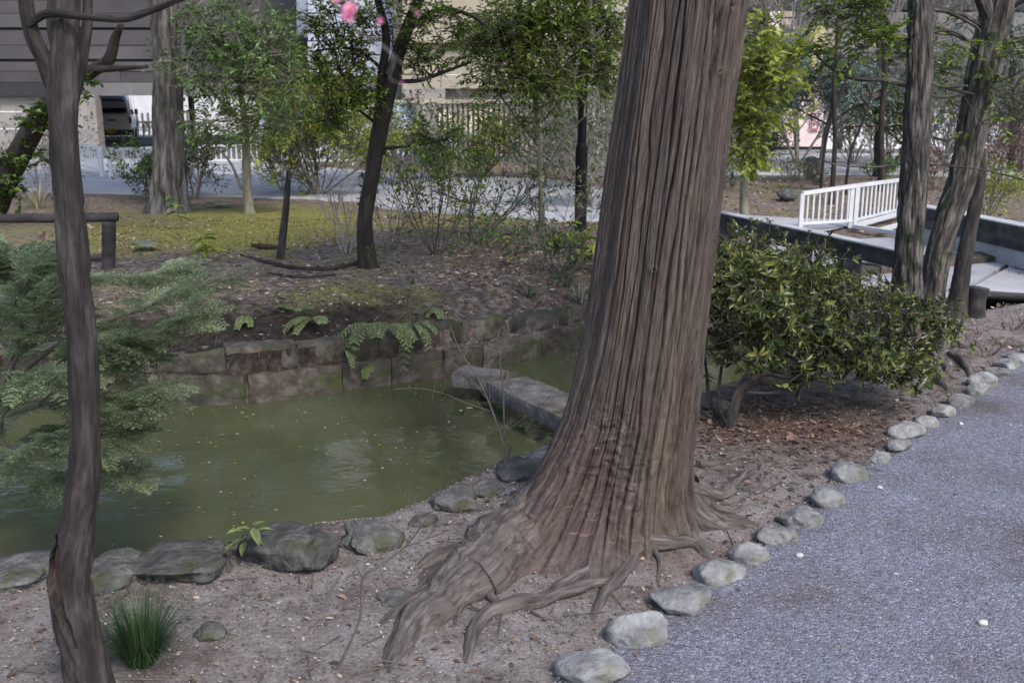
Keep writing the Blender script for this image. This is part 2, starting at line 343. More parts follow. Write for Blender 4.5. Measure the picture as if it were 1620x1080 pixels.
isl = (dI > 0) * 1.0
mb.att = [('moss', mossf.ravel()), ('redsoil', redf.ravel()), ('bank', bank.ravel()), ('island', isl.ravel())]
def ground_material():
    m = bpy.data.materials.new('ground'); t, n, l = nt(m); b = n['Principled BSDF']
    tc = n.new('ShaderNodeTexCoord')
    def noise(s, d=8, r=.65):
        o = n.new('ShaderNodeTexNoise'); o.inputs['Scale'].default_value = s; o.inputs['Detail'].default_value = d; o.inputs['Roughness'].default_value = r
        l.new(tc.outputs['Object'], o.inputs[0]); return o.outputs[0]
    def at(nm): o = n.new('ShaderNodeAttribute'); o.attribute_name = nm; return o.outputs['Fac']
    def mix(f, a, c):
        o = n.new('ShaderNodeMixRGB'); l.new(f, o.inputs[0]); l.new(a, o.inputs[1]); l.new(c, o.inputs[2]); return o.outputs[0]
    def rp(src, cols, pos): r = ramp(n, cols, pos); l.new(src, r.inputs[0]); return r.outputs[0]
    big, fine, mid = noise(2.2), noise(90, 4), noise(16)
    dirt = rp(mid, [(.085, .07, .064), (.165, .145, .136), (.26, .235, .225)], [.3, .5, .72])
    grit = rp(fine, [(.07, .06, .057), (.18, .16, .153), (.36, .335, .325)], [.32, .5, .72])
    c = n.new('ShaderNodeMixRGB'); c.inputs[0].default_value = .5; l.new(dirt, c.inputs[1]); l.new(grit, c.inputs[2]); c = c.outputs[0]
    pm_ = n.new('ShaderNodeMixRGB'); pm_.blend_type = 'MULTIPLY'; pm_.inputs[0].default_value = 1; l.new(c, pm_.inputs[1]); l.new(rp(noise(3.5, 9, .7), [(.62, .55, .52), (1.0, .97, .96), (1.28, 1.28, 1.31)], [.36, .48, .62]), pm_.inputs[2]); c = pm_.outputs[0]
    isl_c = rp(mid, [(.035, .026, .021), (.13, .1, .082), (.34, .28, .24)], [.3, .5, .72])
    c = mix(at('island'), c, isl_c)
    red = rp(mid, [(.035, .02, .014), (.1, .06, .045), (.19, .125, .095)], [.3, .5, .72])
    c = mix(at('redsoil'), c, red)
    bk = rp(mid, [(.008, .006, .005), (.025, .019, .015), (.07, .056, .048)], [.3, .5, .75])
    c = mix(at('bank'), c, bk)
    ms = rp(noise(30, 6), [(.05, .05, .014), (.165, .16, .042), (.37, .33, .12)], [.3, .5, .7])
    c = mix(at('moss'), c, ms)
    l.new(c, b.inputs['Base Color']); b.inputs['Roughness'].default_value = .95; b.inputs['Specular IOR Level'].default_value = .2
    bm = n.new('ShaderNodeBump'); bm.inputs['Strength'].default_value = .8; bm.inputs['Distance'].default_value = .012; l.new(noise(55, 8, .7), bm.inputs['Height']); l.new(bm.outputs[0], b.inputs['Normal'])
    return m
ground = mb.build('ground', ground_material(), smooth=True); tag(ground, kind='structure')

# gravel path: its own sheet over the ground, on the right of the stones
def gravel_material():
    m = bpy.data.materials.new('gravel'); t, n, l = nt(m); b = n['Principled BSDF']
    tc = n.new('ShaderNodeTexCoord')
    v = n.new('ShaderNodeTexVoronoi'); v.inputs['Scale'].default_value = 120; l.new(tc.outputs['Object'], v.inputs['Vector'])
    sp = n.new('ShaderNodeSeparateColor'); l.new(v.outputs['Color'], sp.inputs[0])
    r = ramp(n, [(.075, .077, .095), (.135, .138, .17), (.18, .184, .226), (.3, .305, .37)], [0, .3, .85, 1]); l.new(sp.outputs[0], r.inputs[0])
    no = n.new('ShaderNodeTexNoise'); no.inputs['Scale'].default_value = 1.6; no.inputs['Detail'].default_value = 7; no.inputs['Roughness'].default_value = .6; l.new(tc.outputs['Object'], no.inputs[0])
    r2 = ramp(n, [(.6, .52, .45), (.86, .83, .8), (1.0, 1.0, 1.02), (1.12, 1.12, 1.16)], [.33, .43, .54, .7]); l.new(no.outputs[0], r2.inputs[0])
    mx = n.new('ShaderNodeMixRGB'); mx.blend_type = 'MULTIPLY'; mx.inputs[0].default_value = 1; l.new(r.outputs[0], mx.inputs[1]); l.new(r2.outputs[0], mx.inputs[2])
    l.new(mx.outputs[0], b.inputs['Base Color']); b.inputs['Roughness'].default_value = .85
    bm = n.new('ShaderNodeBump'); bm.inputs['Strength'].default_value = .9; bm.inputs['Distance'].default_value = .006; bm.invert = True
    l.new(v.outputs['Distance'], bm.inputs['Height']); l.new(bm.outputs[0], b.inputs['Normal'])
    return m
M['gravel'] = gravel_material()
px_, py_ = np.meshgrid(axis((-1.5, 8, .05), (8, 30, 2)), axis((-8, 1.8, .7), (1.8, 8, .05), (8, 9.4, .2)))
kd = kerb_d(px_, py_)
mb = MB(); ny, nx = px_.shape; i = np.arange(ny - 1)[:, None]; j = np.arange(nx - 1)[None]
Q = np.stack([i * nx + j, i * nx + j + 1, (i + 1) * nx + j + 1, (i + 1) * nx + j], -1).reshape(-1, 4)
edge = kd + .06 * fbm(px_ * 3, py_ * 3, 8, 4)
keep = (edge.ravel()[Q] > -.06).all(1)
zz = th(px_, py_) + .006 - .03 * ss(.0, -.09, edge)
mb.add(np.stack([px_, py_, zz], -1), Q[keep])
tag(mb.build('gravel_path', M['gravel'], smooth=True), kind='structure')

# back road, paved
def road_material():
    return mat('road', [(.26, .26, .27), (.33, .33, .345), (.4, .4, .415)], 1.3, bump=.3, bscale=120, bdist=.004, rough=.85, detail=10)
M['road'] = road_material()
road = [P(-500, 292, .2), P(100, 306, .2), P(400, 312, .2), P(560, 322, .2), P(650, 334, .2), P(760, 346, .2), P(900, 360, .2), P(1010, 358, .17), P(1130, 352, .15)]
NR = np.array([p[:2] for p in road] + [(2.36, 11.0), (2.6, 11.5)])
FR = np.array([P(-500, 238, .2)[:2], P(100, 240, .2)[:2], P(400, 258, .2)[:2], P(640, 276, .2)[:2], P(860, 284, .2)[:2], P(1010, 316, .15)[:2], P(1150, 339, .06)[:2], P(1260, 344, .04)[:2], P(1400, 344, .03)[:2]])
def strip(A, B, n, m, zf, name, mt):
    def rs(L, k):
        s = np.concatenate([[0], np.cumsum(np.linalg.norm(np.diff(L, axis=0), axis=1))]); q = np.linspace(0, s[-1], k)
        return np.stack([np.interp(q, s, L[:, 0]), np.interp(q, s, L[:, 1])], 1)
    a, b_ = rs(A, n), rs(B, n); u = np.concatenate([[0], np.linspace(.004, .996, m - 2), [1]])[None, :, None]
    g = a[:, None] * (1 - u) + b_[:, None] * u
    mb = MB(); i = np.arange(n - 1)[:, None]; j = np.arange(m - 1)[None]
    mb.add(np.concatenate([g, (zf(g[..., 0], g[..., 1]) - .12 * ((np.arange(m)[None] == 0) | (np.arange(m)[None] == m - 1)))[..., None]], -1), np.stack([i * m + j, i * m + j + 1, (i + 1) * m + j + 1, (i + 1) * m + j], -1)[..., ::-1])
    return tag(mb.build(name, mt, smooth=True), kind='structure')
strip(NR, FR, 160, 60, lambda x, y: th(x, y, False) + .03, 'road', M['road'])
M['asphalt'] = mat('asphalt', [(.09, .09, .095), (.15, .15, .16)], 2, bump=.3, bscale=90, rough=.8)
strip(np.array([(-26, 28.5), (-4, 27.5), (6, 26)]), np.array([(-26, 62), (-4, 62), (10, 62)]), 30, 30, lambda x, y: th(x, y, False) + .06, 'car_park_paving', M['asphalt'])
strip(np.array([P(1100, 276, .15)[:2], P(1420, 276, .15)[:2], P(1620, 282, .15)[:2]]), np.array([P(1100, 240, .15)[:2], P(1420, 236, .15)[:2], P(1700, 236, .15)[:2]]), 20, 12, lambda x, y: th(x, y, False) + .05, 'gravel_yard', M['road'])

# water
def water_material():
    m = bpy.data.materials.new('pond_water'); t, n, l = nt(m); b = n['Principled BSDF']
    tc = n.new('ShaderNodeTexCoord')
    no = n.new('ShaderNodeTexNoise'); no.inputs['Scale'].default_value = .9; no.inputs['Detail'].default_value = 4; l.new(tc.outputs['Object'], no.inputs[0])
    r = ramp(n, [(.046, .052, .026), (.068, .075, .037), (.086, .091, .05)], [.3, .5, .7]); l.new(no.outputs[0], r.inputs[0]); l.new(r.outputs[0], b.inputs['Base Color'])
    b.inputs['Roughness'].default_value = .05; b.inputs['IOR'].default_value = 1.33; b.inputs['Specular IOR Level'].default_value = .4
    n2 = n.new('ShaderNodeTexNoise'); n2.inputs['Scale'].default_value = 5; n2.inputs['Detail'].default_value = 3; l.new(tc.outputs['Object'], n2.inputs[0])
    bm = n.new('ShaderNodeBump'); bm.inputs['Strength'].default_value = .12; bm.inputs['Distance'].default_value = .05; l.new(n2.outputs[0], bm.inputs['Height']); l.new(bm.outputs[0], b.inputs['Normal'])
    return m
mb = MB()
wx = np.concatenate([[-30, -6], np.linspace(-4, 5.5, 60), [9]])
fy = np.interp(wx, WALL[:, 0], WALL[:, 1]) + .06; nyy = np.interp(wx, SHORE[:, 0], SHORE[:, 1]) - .2
k = len(wx); V = np.vstack([np.stack([wx, nyy, np.full(k, -.25)], 1), np.stack([wx, fy, np.full(k, -.25)], 1)])
q = [(a, a + 1, k + a + 1, k + a) for a in range(k - 1)]
mb.add(V, q); tag(mb.build('pond_water', water_material()), kind='structure')

# ------------------------------------------------------------ stones
def ico(sub):
    import bmesh
    bm = bmesh.new(); bmesh.ops.create_icosphere(bm, subdivisions=sub, radius=1)
    v = np.array([p.co[:] for p in bm.verts]); f = np.array([[q.index for q in p.verts] for p in bm.faces]); bm.free(); return v, f
ICO3 = ico(4); ICO2 = ico(3); ICO1 = ico(1); ICO0 = ico(2)
def stone_mb(size, seed, rough=.22, square=.25, base=ICO3):
    v, f = base; v = v.copy()
    # squarish superellipsoid, then lumps and a few flat faces
    p = np.sign(v) * np.abs(v) ** (1 - square * .55)
    rn = np.random.default_rng(seed)
    for _ in range(7):
        nrm = norm(rn.normal(size=3)); dd = rn.uniform(.62, .9); h = p @ nrm - dd
        p = p - np.where(h > 0, h, 0)[:, None] * nrm * .85
    p = p * (1 + rough * fbm(v[:, 0] * 1.3 + seed, v[:, 1] * 1.3, v[:, 2] * 1.3, 3))[:, None]
    p = p * (1 + .035 * fbm(v[:, 0] * 6 + seed, v[:, 1] * 6, v[:, 2] * 6, 3))[:, None]
    m = MB(); m.add(p * np.array(size), t=f); return m
def stone(name, px, py, wpx, hpx, mt, label, cat, group, seed, rot=0, sink=.35, depth=None, z=None, squash=1, rough=.2):
    g = G(px, py + hpx * .3) if z is None else P(px, py, z)
    s = S(py, g[1]); w_ = wpx * s / 2; h_ = hpx * s * squash * .62
    d_ = depth if depth else w_ * .8
    m = stone_mb((w_, d_, h_), seed, rough)
    o = m.build(name, mt, loc=(0, 0, 0), smooth=True); o.location = (g[0], g[1] + d_ * .1, g[2] + h_ * (1 - sink) - h_ * .2); o.rotation_euler = (random.uniform(-.08, .08), random.uniform(-.12, .12), rot)
    return tag(o, label, cat, group)
klab = ['smooth grey kerb stone cut by the bottom edge of the picture', 'large pale kerb stone with an eroded dent on its right end', 'broad flat grey-green stone tapering to the right beside the largest root tips',
        'tall lumpy greenish stone, fourth of the path edging from the bottom', 'small bluish six-sided stone on the edge of the gravel path', 'bluish flat-topped stone just above the small six-sided one',
        'long rounded greenish-grey stone with a notch at its right end', 'smooth oblong stone right of the cedar root tip', 'broad low stone half sunk in the gravel level with the cedar base',
        'small round stone alone in a gap of the edging', 'low stone almost buried in gravel below a larger pale one', 'pale flat kerb stone with dark underside next to the red-brown litter',
        'small stone touching the pale flat stone near the litter', 'small white flat-topped stone on the path edge', 'pale round stone above the small white flat-topped one',
        'big stone at the foot of the exposed tree root', 'second lump of the pair of big stones by the exposed root', 'pale stone just past the pair by the exposed root',
        'stone in the far row of edging left of the reddish litter', 'far kerb stone, last but one before the right frame edge', 'far kerb stone cut by the right frame edge', 'kerb stone just outside the right frame edge']
for k, (px, py, wp, hp) in enumerate(KERB_PX):
    if px > 1660: continue
    stone('kerb_stone', px, py, wp * 1.08, hp * .8, M['stone_kerb'], klab[k], 'stone', 'stones edging the gravel path', 10 + k, rot=R(18 + random.uniform(-8, 14)), sink=.38, rough=.2, depth=wp * .42 * S(py, P(px, py)[1]))
shore = [(20, 905, 130, 40, 'dark low rock on the pond edge at the left frame edge'), (170, 908, 110, 46, 'grey rounded rock on the pond edge behind the near thin trunk'), (290, 893, 150, 62, 'wide dark flat rock on the pond edge left of the leafy seedling'),
         (462, 868, 180, 86, 'large dark boulder with cleft beside the leafy seedling'), (585, 850, 96, 62, 'grey boulder on the shore right of the largest dark one'), (668, 826, 44, 24, 'small flat shore rock between grey boulder and pale rock'),
         (725, 792, 76, 44, 'pale lumpy rock on the pond edge left of the cedar'), (775, 774, 62, 22, 'thin flat slab of stone on the pond edge left of the cedar'), (822, 742, 84, 46, 'bluish angular rock under the bare twigs at the cedar'),
         (1212, 592, 80, 44, 'pale rock on the shore seen under the azalea'), (1275, 575, 70, 40, 'second pale rock under the azalea, further right'), (1130, 640, 60, 34, 'half-hidden shore rock just right of the cedar trunk'), (330, 1000, 56, 30, 'small dark rock lying by the grass tuft'),
         (625, 945, 60, 24, 'low grey stone beside the cedar root on the left')]
for k, (px, py, wp, hp, lab) in enumerate(shore):
    stone('shore_rock' if k < 12 else 'rock', px, py, wp * 1.02, hp * .66, M['stone_shore'] if k < 9 or k > 11 else M['stone_slab'], lab, 'rock', 'rocks along the near pond edge' if k < 12 else None, 60 + k, rot=random.uniform(-.3, .5), sink=.4, rough=.42, depth=.15 if wp > 100 else None)
for (px, py, r_, lab) in [(1265, 883, .014, 'small tan pebble alone on the gravel near the kerb stones'), (1520, 674, .013, 'white pebble on the gravel near the far kerb stones'), (1391, 776, .012, 'pale chip lying on the gravel beyond the middle stones'), (1555, 990, .016, 'flat whitish pebble at the bottom right of the gravel')]:
    g = G(px, py); m = stone_mb((r_, r_ * .8, r_ * .6), int(px), base=ICO2); o = m.build('pebble', M['pebble'], loc=(0, 0, 0), smooth=True); o.location = g + np.array((0, 0, .012)); tag(o, lab, 'pebble', 'loose pebbles on the gravel')

# retaining wall of stone blocks (each stone a part)
wall = thing('retaining_wall', 'two-course wall of mossy stone blocks along the far pond edge', 'stone wall', (0, 6.2, -.25))
seg = WALL[1:16]; seg = seg.astype(float)
sl = np.concatenate([[0], np.cumsum(np.linalg.norm(np.diff(seg, axis=0), axis=1))])
def wpt(s): return np.array((np.interp(s, sl, seg[:, 0]), np.interp(s, sl, seg[:, 1])))
def block(L, dep, h, seed):
    n1, n2, n3 = max(6, int(L / .035)), 4, max(4, int(h / .03))
    m = MB(); V = []; Qs = []
    def face(o, a, b, na, nb):
        u, v = np.meshgrid(np.linspace(0, 1, na + 1), np.linspace(0, 1, nb + 1)); p = np.array(o) + u[..., None] * np.array(a) + v[..., None] * np.array(b)
        i = np.arange(nb)[:, None]; j = np.arange(na)[None]; m_ = na + 1
        return p.reshape(-1, 3), np.stack([i * m_ + j, i * m_ + j + 1, (i + 1) * m_ + j + 1, (i + 1) * m_ + j], -1).reshape(-1, 4)
    for o, a, b, na, nb in [((-L / 2, -dep / 2, -h / 2), (L, 0, 0), (0, 0, h), n1, n3), ((-L / 2, -dep / 2, h / 2), (L, 0, 0), (0, dep, 0), n1, n2), ((-L / 2, dep / 2, -h / 2), (0, -dep, 0), (0, 0, h), n2, n3), ((L / 2, -dep / 2, -h / 2), (0, dep, 0), (0, 0, h), n2, n3)]:
        p, q_ = face(o, a, b, na, nb)
        # round the edges and roughen
        hs_ = np.array((L / 2, dep / 2, h / 2)); rr = .02
        inner = np.clip(p, -hs_ + rr, hs_ - rr); dlt = p - inner; ln = np.linalg.norm(dlt, axis=1, keepdims=True)
        p = inner + dlt / np.maximum(ln, 1e-9) * np.minimum(ln, rr)
        nn = norm(p / hs_ ** 1.0)
        p = p + nn * (.022 * fbm(p[:, 0] * 9 + seed, p[:, 1] * 9, p[:, 2] * 9 + seed, 4))[:, None]
        m.add(p, q_)
    return m
for course, (z0, z1, off) in enumerate([(-.42, -.052, .0), (-.045, .105, .02)]):
    s = .15 if course else 0
    while s < sl[-1] - .6:
        L = random.uniform(.34, .66); a, b_ = wpt(s), wpt(s + L); dvec = b_ - a; L2 = np.linalg.norm(dvec)
        top = z1 + random.uniform(-.02, .012) if course else z1
        m = block(L2 - .002, .3, top - z0, random.random() * 90); o = m.build('stone', M['stone_wall'], loc=(0, 0, 0), smooth=True)
        c = (a + b_) / 2 + np.array((-dvec[1], dvec[0])) / L2 * (.13 + off + random.uniform(-.007, .007))
        o.parent = wall; o.location = Vector((c[0], c[1], (top + z0) / 2)) - wall.location; o.rotation_euler = (random.uniform(-.03, .03), random.uniform(-.01, .01), math.atan2(dvec[1], dvec[0]) + random.uniform(-.04, .04)); s += L + .001

# stone slab footbridge
def slab(name, A, B, wd, hh, z, lab, cat, seed):
    A = np.array(A[:2]); B = np.array(B[:2]); d = B - A; L = np.linalg.norm(d)
    m = block(L, wd, hh, seed); 
    o = m.build(name, M['stone_slab'], loc=(0, 0, 0), smooth=True); o.location = (*((A + B) / 2), z); o.rotation_euler = (0, 0, math.atan2(d[1], d[0])); return tag(o, lab, cat)
slab('slab_bridge', P(800, 596, -.03), P(960, 668, -.03), .3, .1, -.085, 'flat stone slab laid over the pond beside the cedar', 'slab bridge', 3)
m = block(.31, .22, .1, 41.); o = m.build('landing_stone', M['stone_slab'], loc=(0, 0, 0), smooth=True); g = P(752, 590, -.06); o.location = g + np.array((0.02, .06, -.05)); o.rotation_euler = (0.05, .03, -.35); tag(o, 'flat-topped landing stone between slab bridge and pond wall', 'stone')
m = stone_mb((.14, .12, .12), 79, .2); o = m.build('support_stone', M['stone_wall'], loc=(0, 0, 0), smooth=True); g = P(790, 612, -.2); o.location = g; tag(o, 'dark stone under the left end of the slab bridge', 'stone')

# ------------------------------------------------------------ plants toolkit
def leaves(mb, p, d, n_, L, W, fold=.18, curl=.15):
    p = np.asarray(p, float); d = norm(d); n_ = norm(n_ - d * (n_ * d).sum(-1, keepdims=True)); s = np.cross(d, n_)
    L = np.broadcast_to(np.asarray(L, float), (len(p),))[:, None]; W = np.broadcast_to(np.asarray(W, float), (len(p),))[:, None]
    mid = p + d * L * .35; mi2 = p + d * L * .72 - n_ * L * curl * .35; tip = p + d * L - n_ * L * curl
    v = np.stack([p, mid + s * W * .5 + n_ * W * fold, mi2 + s * W * .36 + n_ * W * fold, tip, mi2 - s * W * .36 + n_ * W * fold, mid - s * W * .5 + n_ * W * fold], 1)
    b = np.arange(len(p))[:, None] * 6
    mb.add(v, np.vstack([b + np.array([0, 1, 2, 3]), b + np.array([0, 3, 4, 5])]))
def blade_tris(mb, a, b, w):                # flat three-sided twigs a->b, vectorised
    d = norm(b - a); s = norm(np.cross(d, RNG.normal(size=d.shape))); u = np.cross(d, s); n_ = len(a)
    w = np.broadcast_to(np.asarray(w, float), (n_,))[:, None]
    r = [s * w, (-.5 * s + .87 * u) * w, (-.5 * s - .87 * u) * w]
    v = np.stack([a + r[0], a + r[1], a + r[2], b + r[0] * .5, b + r[1] * .5, b + r[2] * .5], 1); k = np.arange(n_)[:, None] * 6
    mb.add(v, np.vstack([k + np.array([0, 1, 4, 3]), k + np.array([1, 2, 5, 4]), k + np.array([2, 0, 3, 5])]))
def crown(lm, tm, blobs, limbs, leaf, spray=.22, per=9, mode='alt', clump=.3, droop=0., tw=.0035, density=1., aspect=.42):
    """blobs: list of (centre, (rx,ry,rz), number of sprays). limbs: Nx3 points that branchlets grow from"""
    limbs = np.asarray(limbs, float)
    for c, r, K in blobs:
        K = max(2, int(K * density)); c = np.asarray(c, float); r = np.asarray(r, float)
        nc = max(2, K // 7)
        sc_ = norm(RNG.normal(size=(nc, 3))) * (RNG.random((nc, 1)) ** .45) * r * .85 + c
        idx = RNG.integers(0, nc, K); cl = min(clump, r.max() * .6)
        base = sc_[idx] + RNG.normal(size=(K, 3)) * cl * .45 * np.array((1, 1, .6))
        out = norm((base - c) / r * .7 + RNG.normal(size=(K, 3)) * .55 + np.array((0, 0, .15 - droop)))
        L = spray * RNG.uniform(.6, 1.3, K)[:, None]
        if mode == 'alt':
            t = (np.arange(per) + .6) / per
            pos = base[:, None] + out[:, None] * (L[:, None] * t[None, :, None])
            side = norm(np.cross(out, np.array((0, 0, 1.0)) + RNG.normal(size=(K, 3)) * .2))
            sg = np.where(np.arange(per) % 2, 1, -1)[None, :, None]
            dd = out[:, None] * .55 + side[:, None] * sg * .9 + RNG.normal(size=(K, per, 3)) * .28 + np.array((0, 0, -.12))
            nn = np.array((0, 0, 1.0)) + RNG.normal(size=(K, per, 3)) * .38
            lo = leaf * RNG.uniform(.65, 1.25, (K, per))
        else:                               # whorl at the tip
            pos = np.repeat((base + out * L)[:, None], per, 1) - out[:, None] * leaf * RNG.uniform(0, .6, (K, per, 1))
            ang = (np.arange(per) * 2.4)[None, :, None] + RNG.random((K, 1, 1)) * 6
            s1 = norm(np.cross(out, RNG.normal(size=(K, 3)))); s2 = np.cross(out, s1)
            rad = np.cos(ang) * s1[:, None] + np.sin(ang) * s2[:, None]
            dd = rad + out[:, None] * RNG.uniform(.2, .9, (K, per, 1)); nn = out[:, None] * 1.0 - rad * .2 + RNG.normal(size=(K, per, 3)) * .2
            lo = leaf * RNG.uniform(.6, 1.25, (K, 1)) * RNG.uniform(.5, 1.2, (K, per))
        leaves(lm, pos.reshape(-1, 3), dd.reshape(-1, 3), nn.reshape(-1, 3), lo.ravel(), lo.ravel() * aspect)
        blade_tris(tm, base, base + out * L, tw)
        # twigs from the spray to its clump centre, branchlets from the clump to the limb
        blade_tris(tm, sc_[idx], base, tw * 1.3)
        for p in sc_:
            dist = np.linalg.norm(limbs - p, axis=1); q_ = limbs[int(np.argmin(dist + RNG.random(len(limbs)) * .3 * dist.min()))]
            mid = (p + q_) / 2 + RNG.normal(size=3) * .08 * np.linalg.norm(p - q_) + np.array((0, 0, .06 * np.linalg.norm(p - q_)))
            tm.tube([q_, (q_ + mid) / 2 + RNG.normal(size=3) * .02, mid, p], [tw * 3.2, tw * 2.6, tw * 2, tw * 1.2], 4, cap=False)
def smooth_path(pts, rad, k=8):
    pts = np.asarray(pts, float); n = len(pts); rad = np.asarray(rad, float)
    out, rr = [], []
    for a in range(n - 1):
        p0, p1, p2, p3 = pts[max(a - 1, 0)], pts[a], pts[a + 1], pts[min(a + 2, n - 1)]
        for t in np.linspace(0, 1, k, endpoint=False):
            out.append(.5 * (2 * p1 + (p2 - p0) * t + (2 * p0 - 5 * p1 + 4 * p2 - p3) * t * t + (3 * p1 - p0 - 3 * p2 + p3) * t ** 3)); rr.append(rad[a] * (1 - t) + rad[a + 1] * t)
    out.append(pts[-1]); rr.append(rad[-1]); return np.array(out), np.array(rr)
def bark_tube(mb, pts, rad, n=40, step=.02, groove=.07, fine=.03, seed=0., flare=0., stretch=.25, freq=2.2):
    """thick trunk with ridged bark"""
    p, r = smooth_path(pts, rad, 10)
    s = np.concatenate([[0], np.cumsum(np.linalg.norm(np.diff(p, axis=0), axis=1))]); m = max(6, int(s[-1] / step)); q = np.linspace(0, s[-1], m)
    p = np.stack([np.interp(q, s, p[:, i_]) for i_ in range(3)], 1); r = np.interp(q, s, r)
    tan = norm(np.gradient(p, axis=0)); a = norm(np.cross(tan[0], (0, 1, .01))); A = []
    for i_ in range(m): a = norm(a - tan[i_] * np.dot(a, tan[i_])); A.append(a)
    A = np.array(A); B = np.cross(tan, A); th_ = np.arange(n) * 2 * math.pi / n; cs, sn = np.cos(th_)[None], np.sin(th_)[None]
    rm = r.mean(); zz = (q / rm * stretch)[:, None]
    rid = 1 - np.abs(fbm(cs * freq + seed, sn * freq + seed, zz, 3)) * 2.4
    lump = fbm(cs * .8 + seed, sn * .8, zz * .6 + 9, 2)
    fn = fbm(cs * freq * 4 + seed, sn * freq * 4, zz * 4, 3)
    rr = r[:, None] * (1 - groove * np.clip(rid, 0, 1) + fine * fn + .06 * lump)
    if flare: 
        lobes = 1 + .5 * np.cos(th_ * 4 + seed)[None] + .3 * np.cos(th_ * 7 + seed * 2)[None]
        rr = rr + r[0] * flare * lobes * np.exp(-q / (r[0] * 1.1))[:, None]
    v = p[:, None] + A[:, None] * (cs[..., None] * rr[..., None]) + B[:, None] * (sn[..., None] * rr[..., None])
    i_ = np.arange(m - 1)[:, None]; j_ = np.arange(n)[None]; j2 = (j_ + 1) % n
    BK = np.stack([cs * r[:, None] + p[0][0] * 3, sn * r[:, None], q[:, None] + 0 * cs], -1).reshape(-1, 3)
    mb.add(np.vstack([v.reshape(-1, 3), p[-1]]), np.stack([i_ * n + j_, i_ * n + j2, (i_ + 1) * n + j2, (i_ + 1) * n + j_], -1), [(m * n, (m - 1) * n + a_, (m - 1) * n + (a_ + 1) % n) for a_ in range(n)], np.vstack([BK, BK[-1]]))
    mb.add(np.vstack([v[0], p[0]]), None, [(n, (a_ + 1) % n, a_) for a_ in range(n)], np.vstack([BK[:n], BK[0]]))
    return p
def pxpath(L, y0, y1=None):                 # [(px,py,width px)] at a distance sliding from y0 to y1
    k = len(L); ys = [y0 + (y1 - y0) * i_ / (k - 1) if y1 is not None else y0 for i_ in range(k)]
    return np.array([D(a, b, y) for (a, b, w_), y in zip(L, ys)]), np.array([w_ * S(b, y) / 2 for (a, b, w_), y in zip(L, ys)])
def bl(px, py, rx, ry, K, y, rd=None):      # a leaf blob centred on a photo point at distance y
    s = S(py, y); return (D(px, py, y), (rx * s, rd or (rx + ry) * .5 * s, ry * s), K)
def grow(mb, p, d, L, r, depth, rng, kids=3, ang=.6, up=.1, tips=None, wig=.12):
    k = 4; pts = [p]; dd = norm(d)
    for _ in range(k): dd = norm(dd + rng.normal(size=3) * wig + np.array((0, 0, up * .3))); pts.append(pts[-1] + dd * L / k)
    mb.tube(pts, np.linspace(r, r * .55, k + 1), 5 if depth > 1 else 3, cap=False)
    if tips is not None: tips.append((pts[-1], dd, depth))
    if depth <= 0: return
    for c in range(kids):
        t = rng.uniform(.35, 1); b_ = pts[int(t * k)]
        nd = norm(dd + rng.normal(size=3) * ang + np.array((0, 0, up)))
        grow(mb, b_, nd, L * rng.uniform(.5, .8), r * .55, depth - 1, rng, kids, ang, up, tips, wig)
def twig_shrub(name, lab, base, h, spread, stems, mt, group=None, depth=3, r=.008, kids=3, leafy=None, seed=0, leafn=0, leaf=.05, up=.12, cat='shrub', lean=(0, 0, 0)):
    rng = np.random.default_rng(seed); t = thing(name, lab, cat, base, group); mb = MB(); tips = []
    for s_ in range(stems):
        a = rng.random() * 6.28; d = np.array((math.cos(a) * spread, math.sin(a) * spread, 1)) + np.array(lean)
        grow(mb, np.array(base) + np.array((math.cos(a), math.sin(a), 0)) * .03 - np.array((0, 0, .02)), d, h * rng.uniform(.45, .7), r * rng.uniform(.7, 1.2), depth, rng, kids, .55, up, tips)
    mb.build('branches', mt, t)
    if leafy:
        lm = MB(); pts = np.array([q_[0] for q_ in tips if q_[2] <= 1]); dr = np.array([q_[1] for q_ in tips if q_[2] <= 1])
        idx = rng.integers(0, len(pts), leafn); lv = leaf * rng.uniform(.6, 1.2, leafn)
        leaves(lm, pts[idx] + rng.normal(size=(leafn, 3)) * leaf * .5, dr[idx] + rng.normal(size=(leafn, 3)) * .7, np.array((0, 0, 1.)) + rng.normal(size=(leafn, 3)) * .4, lv, lv * .42)
        tag(lm.build('foliage', leafy, t), kind='stuff')
    return t

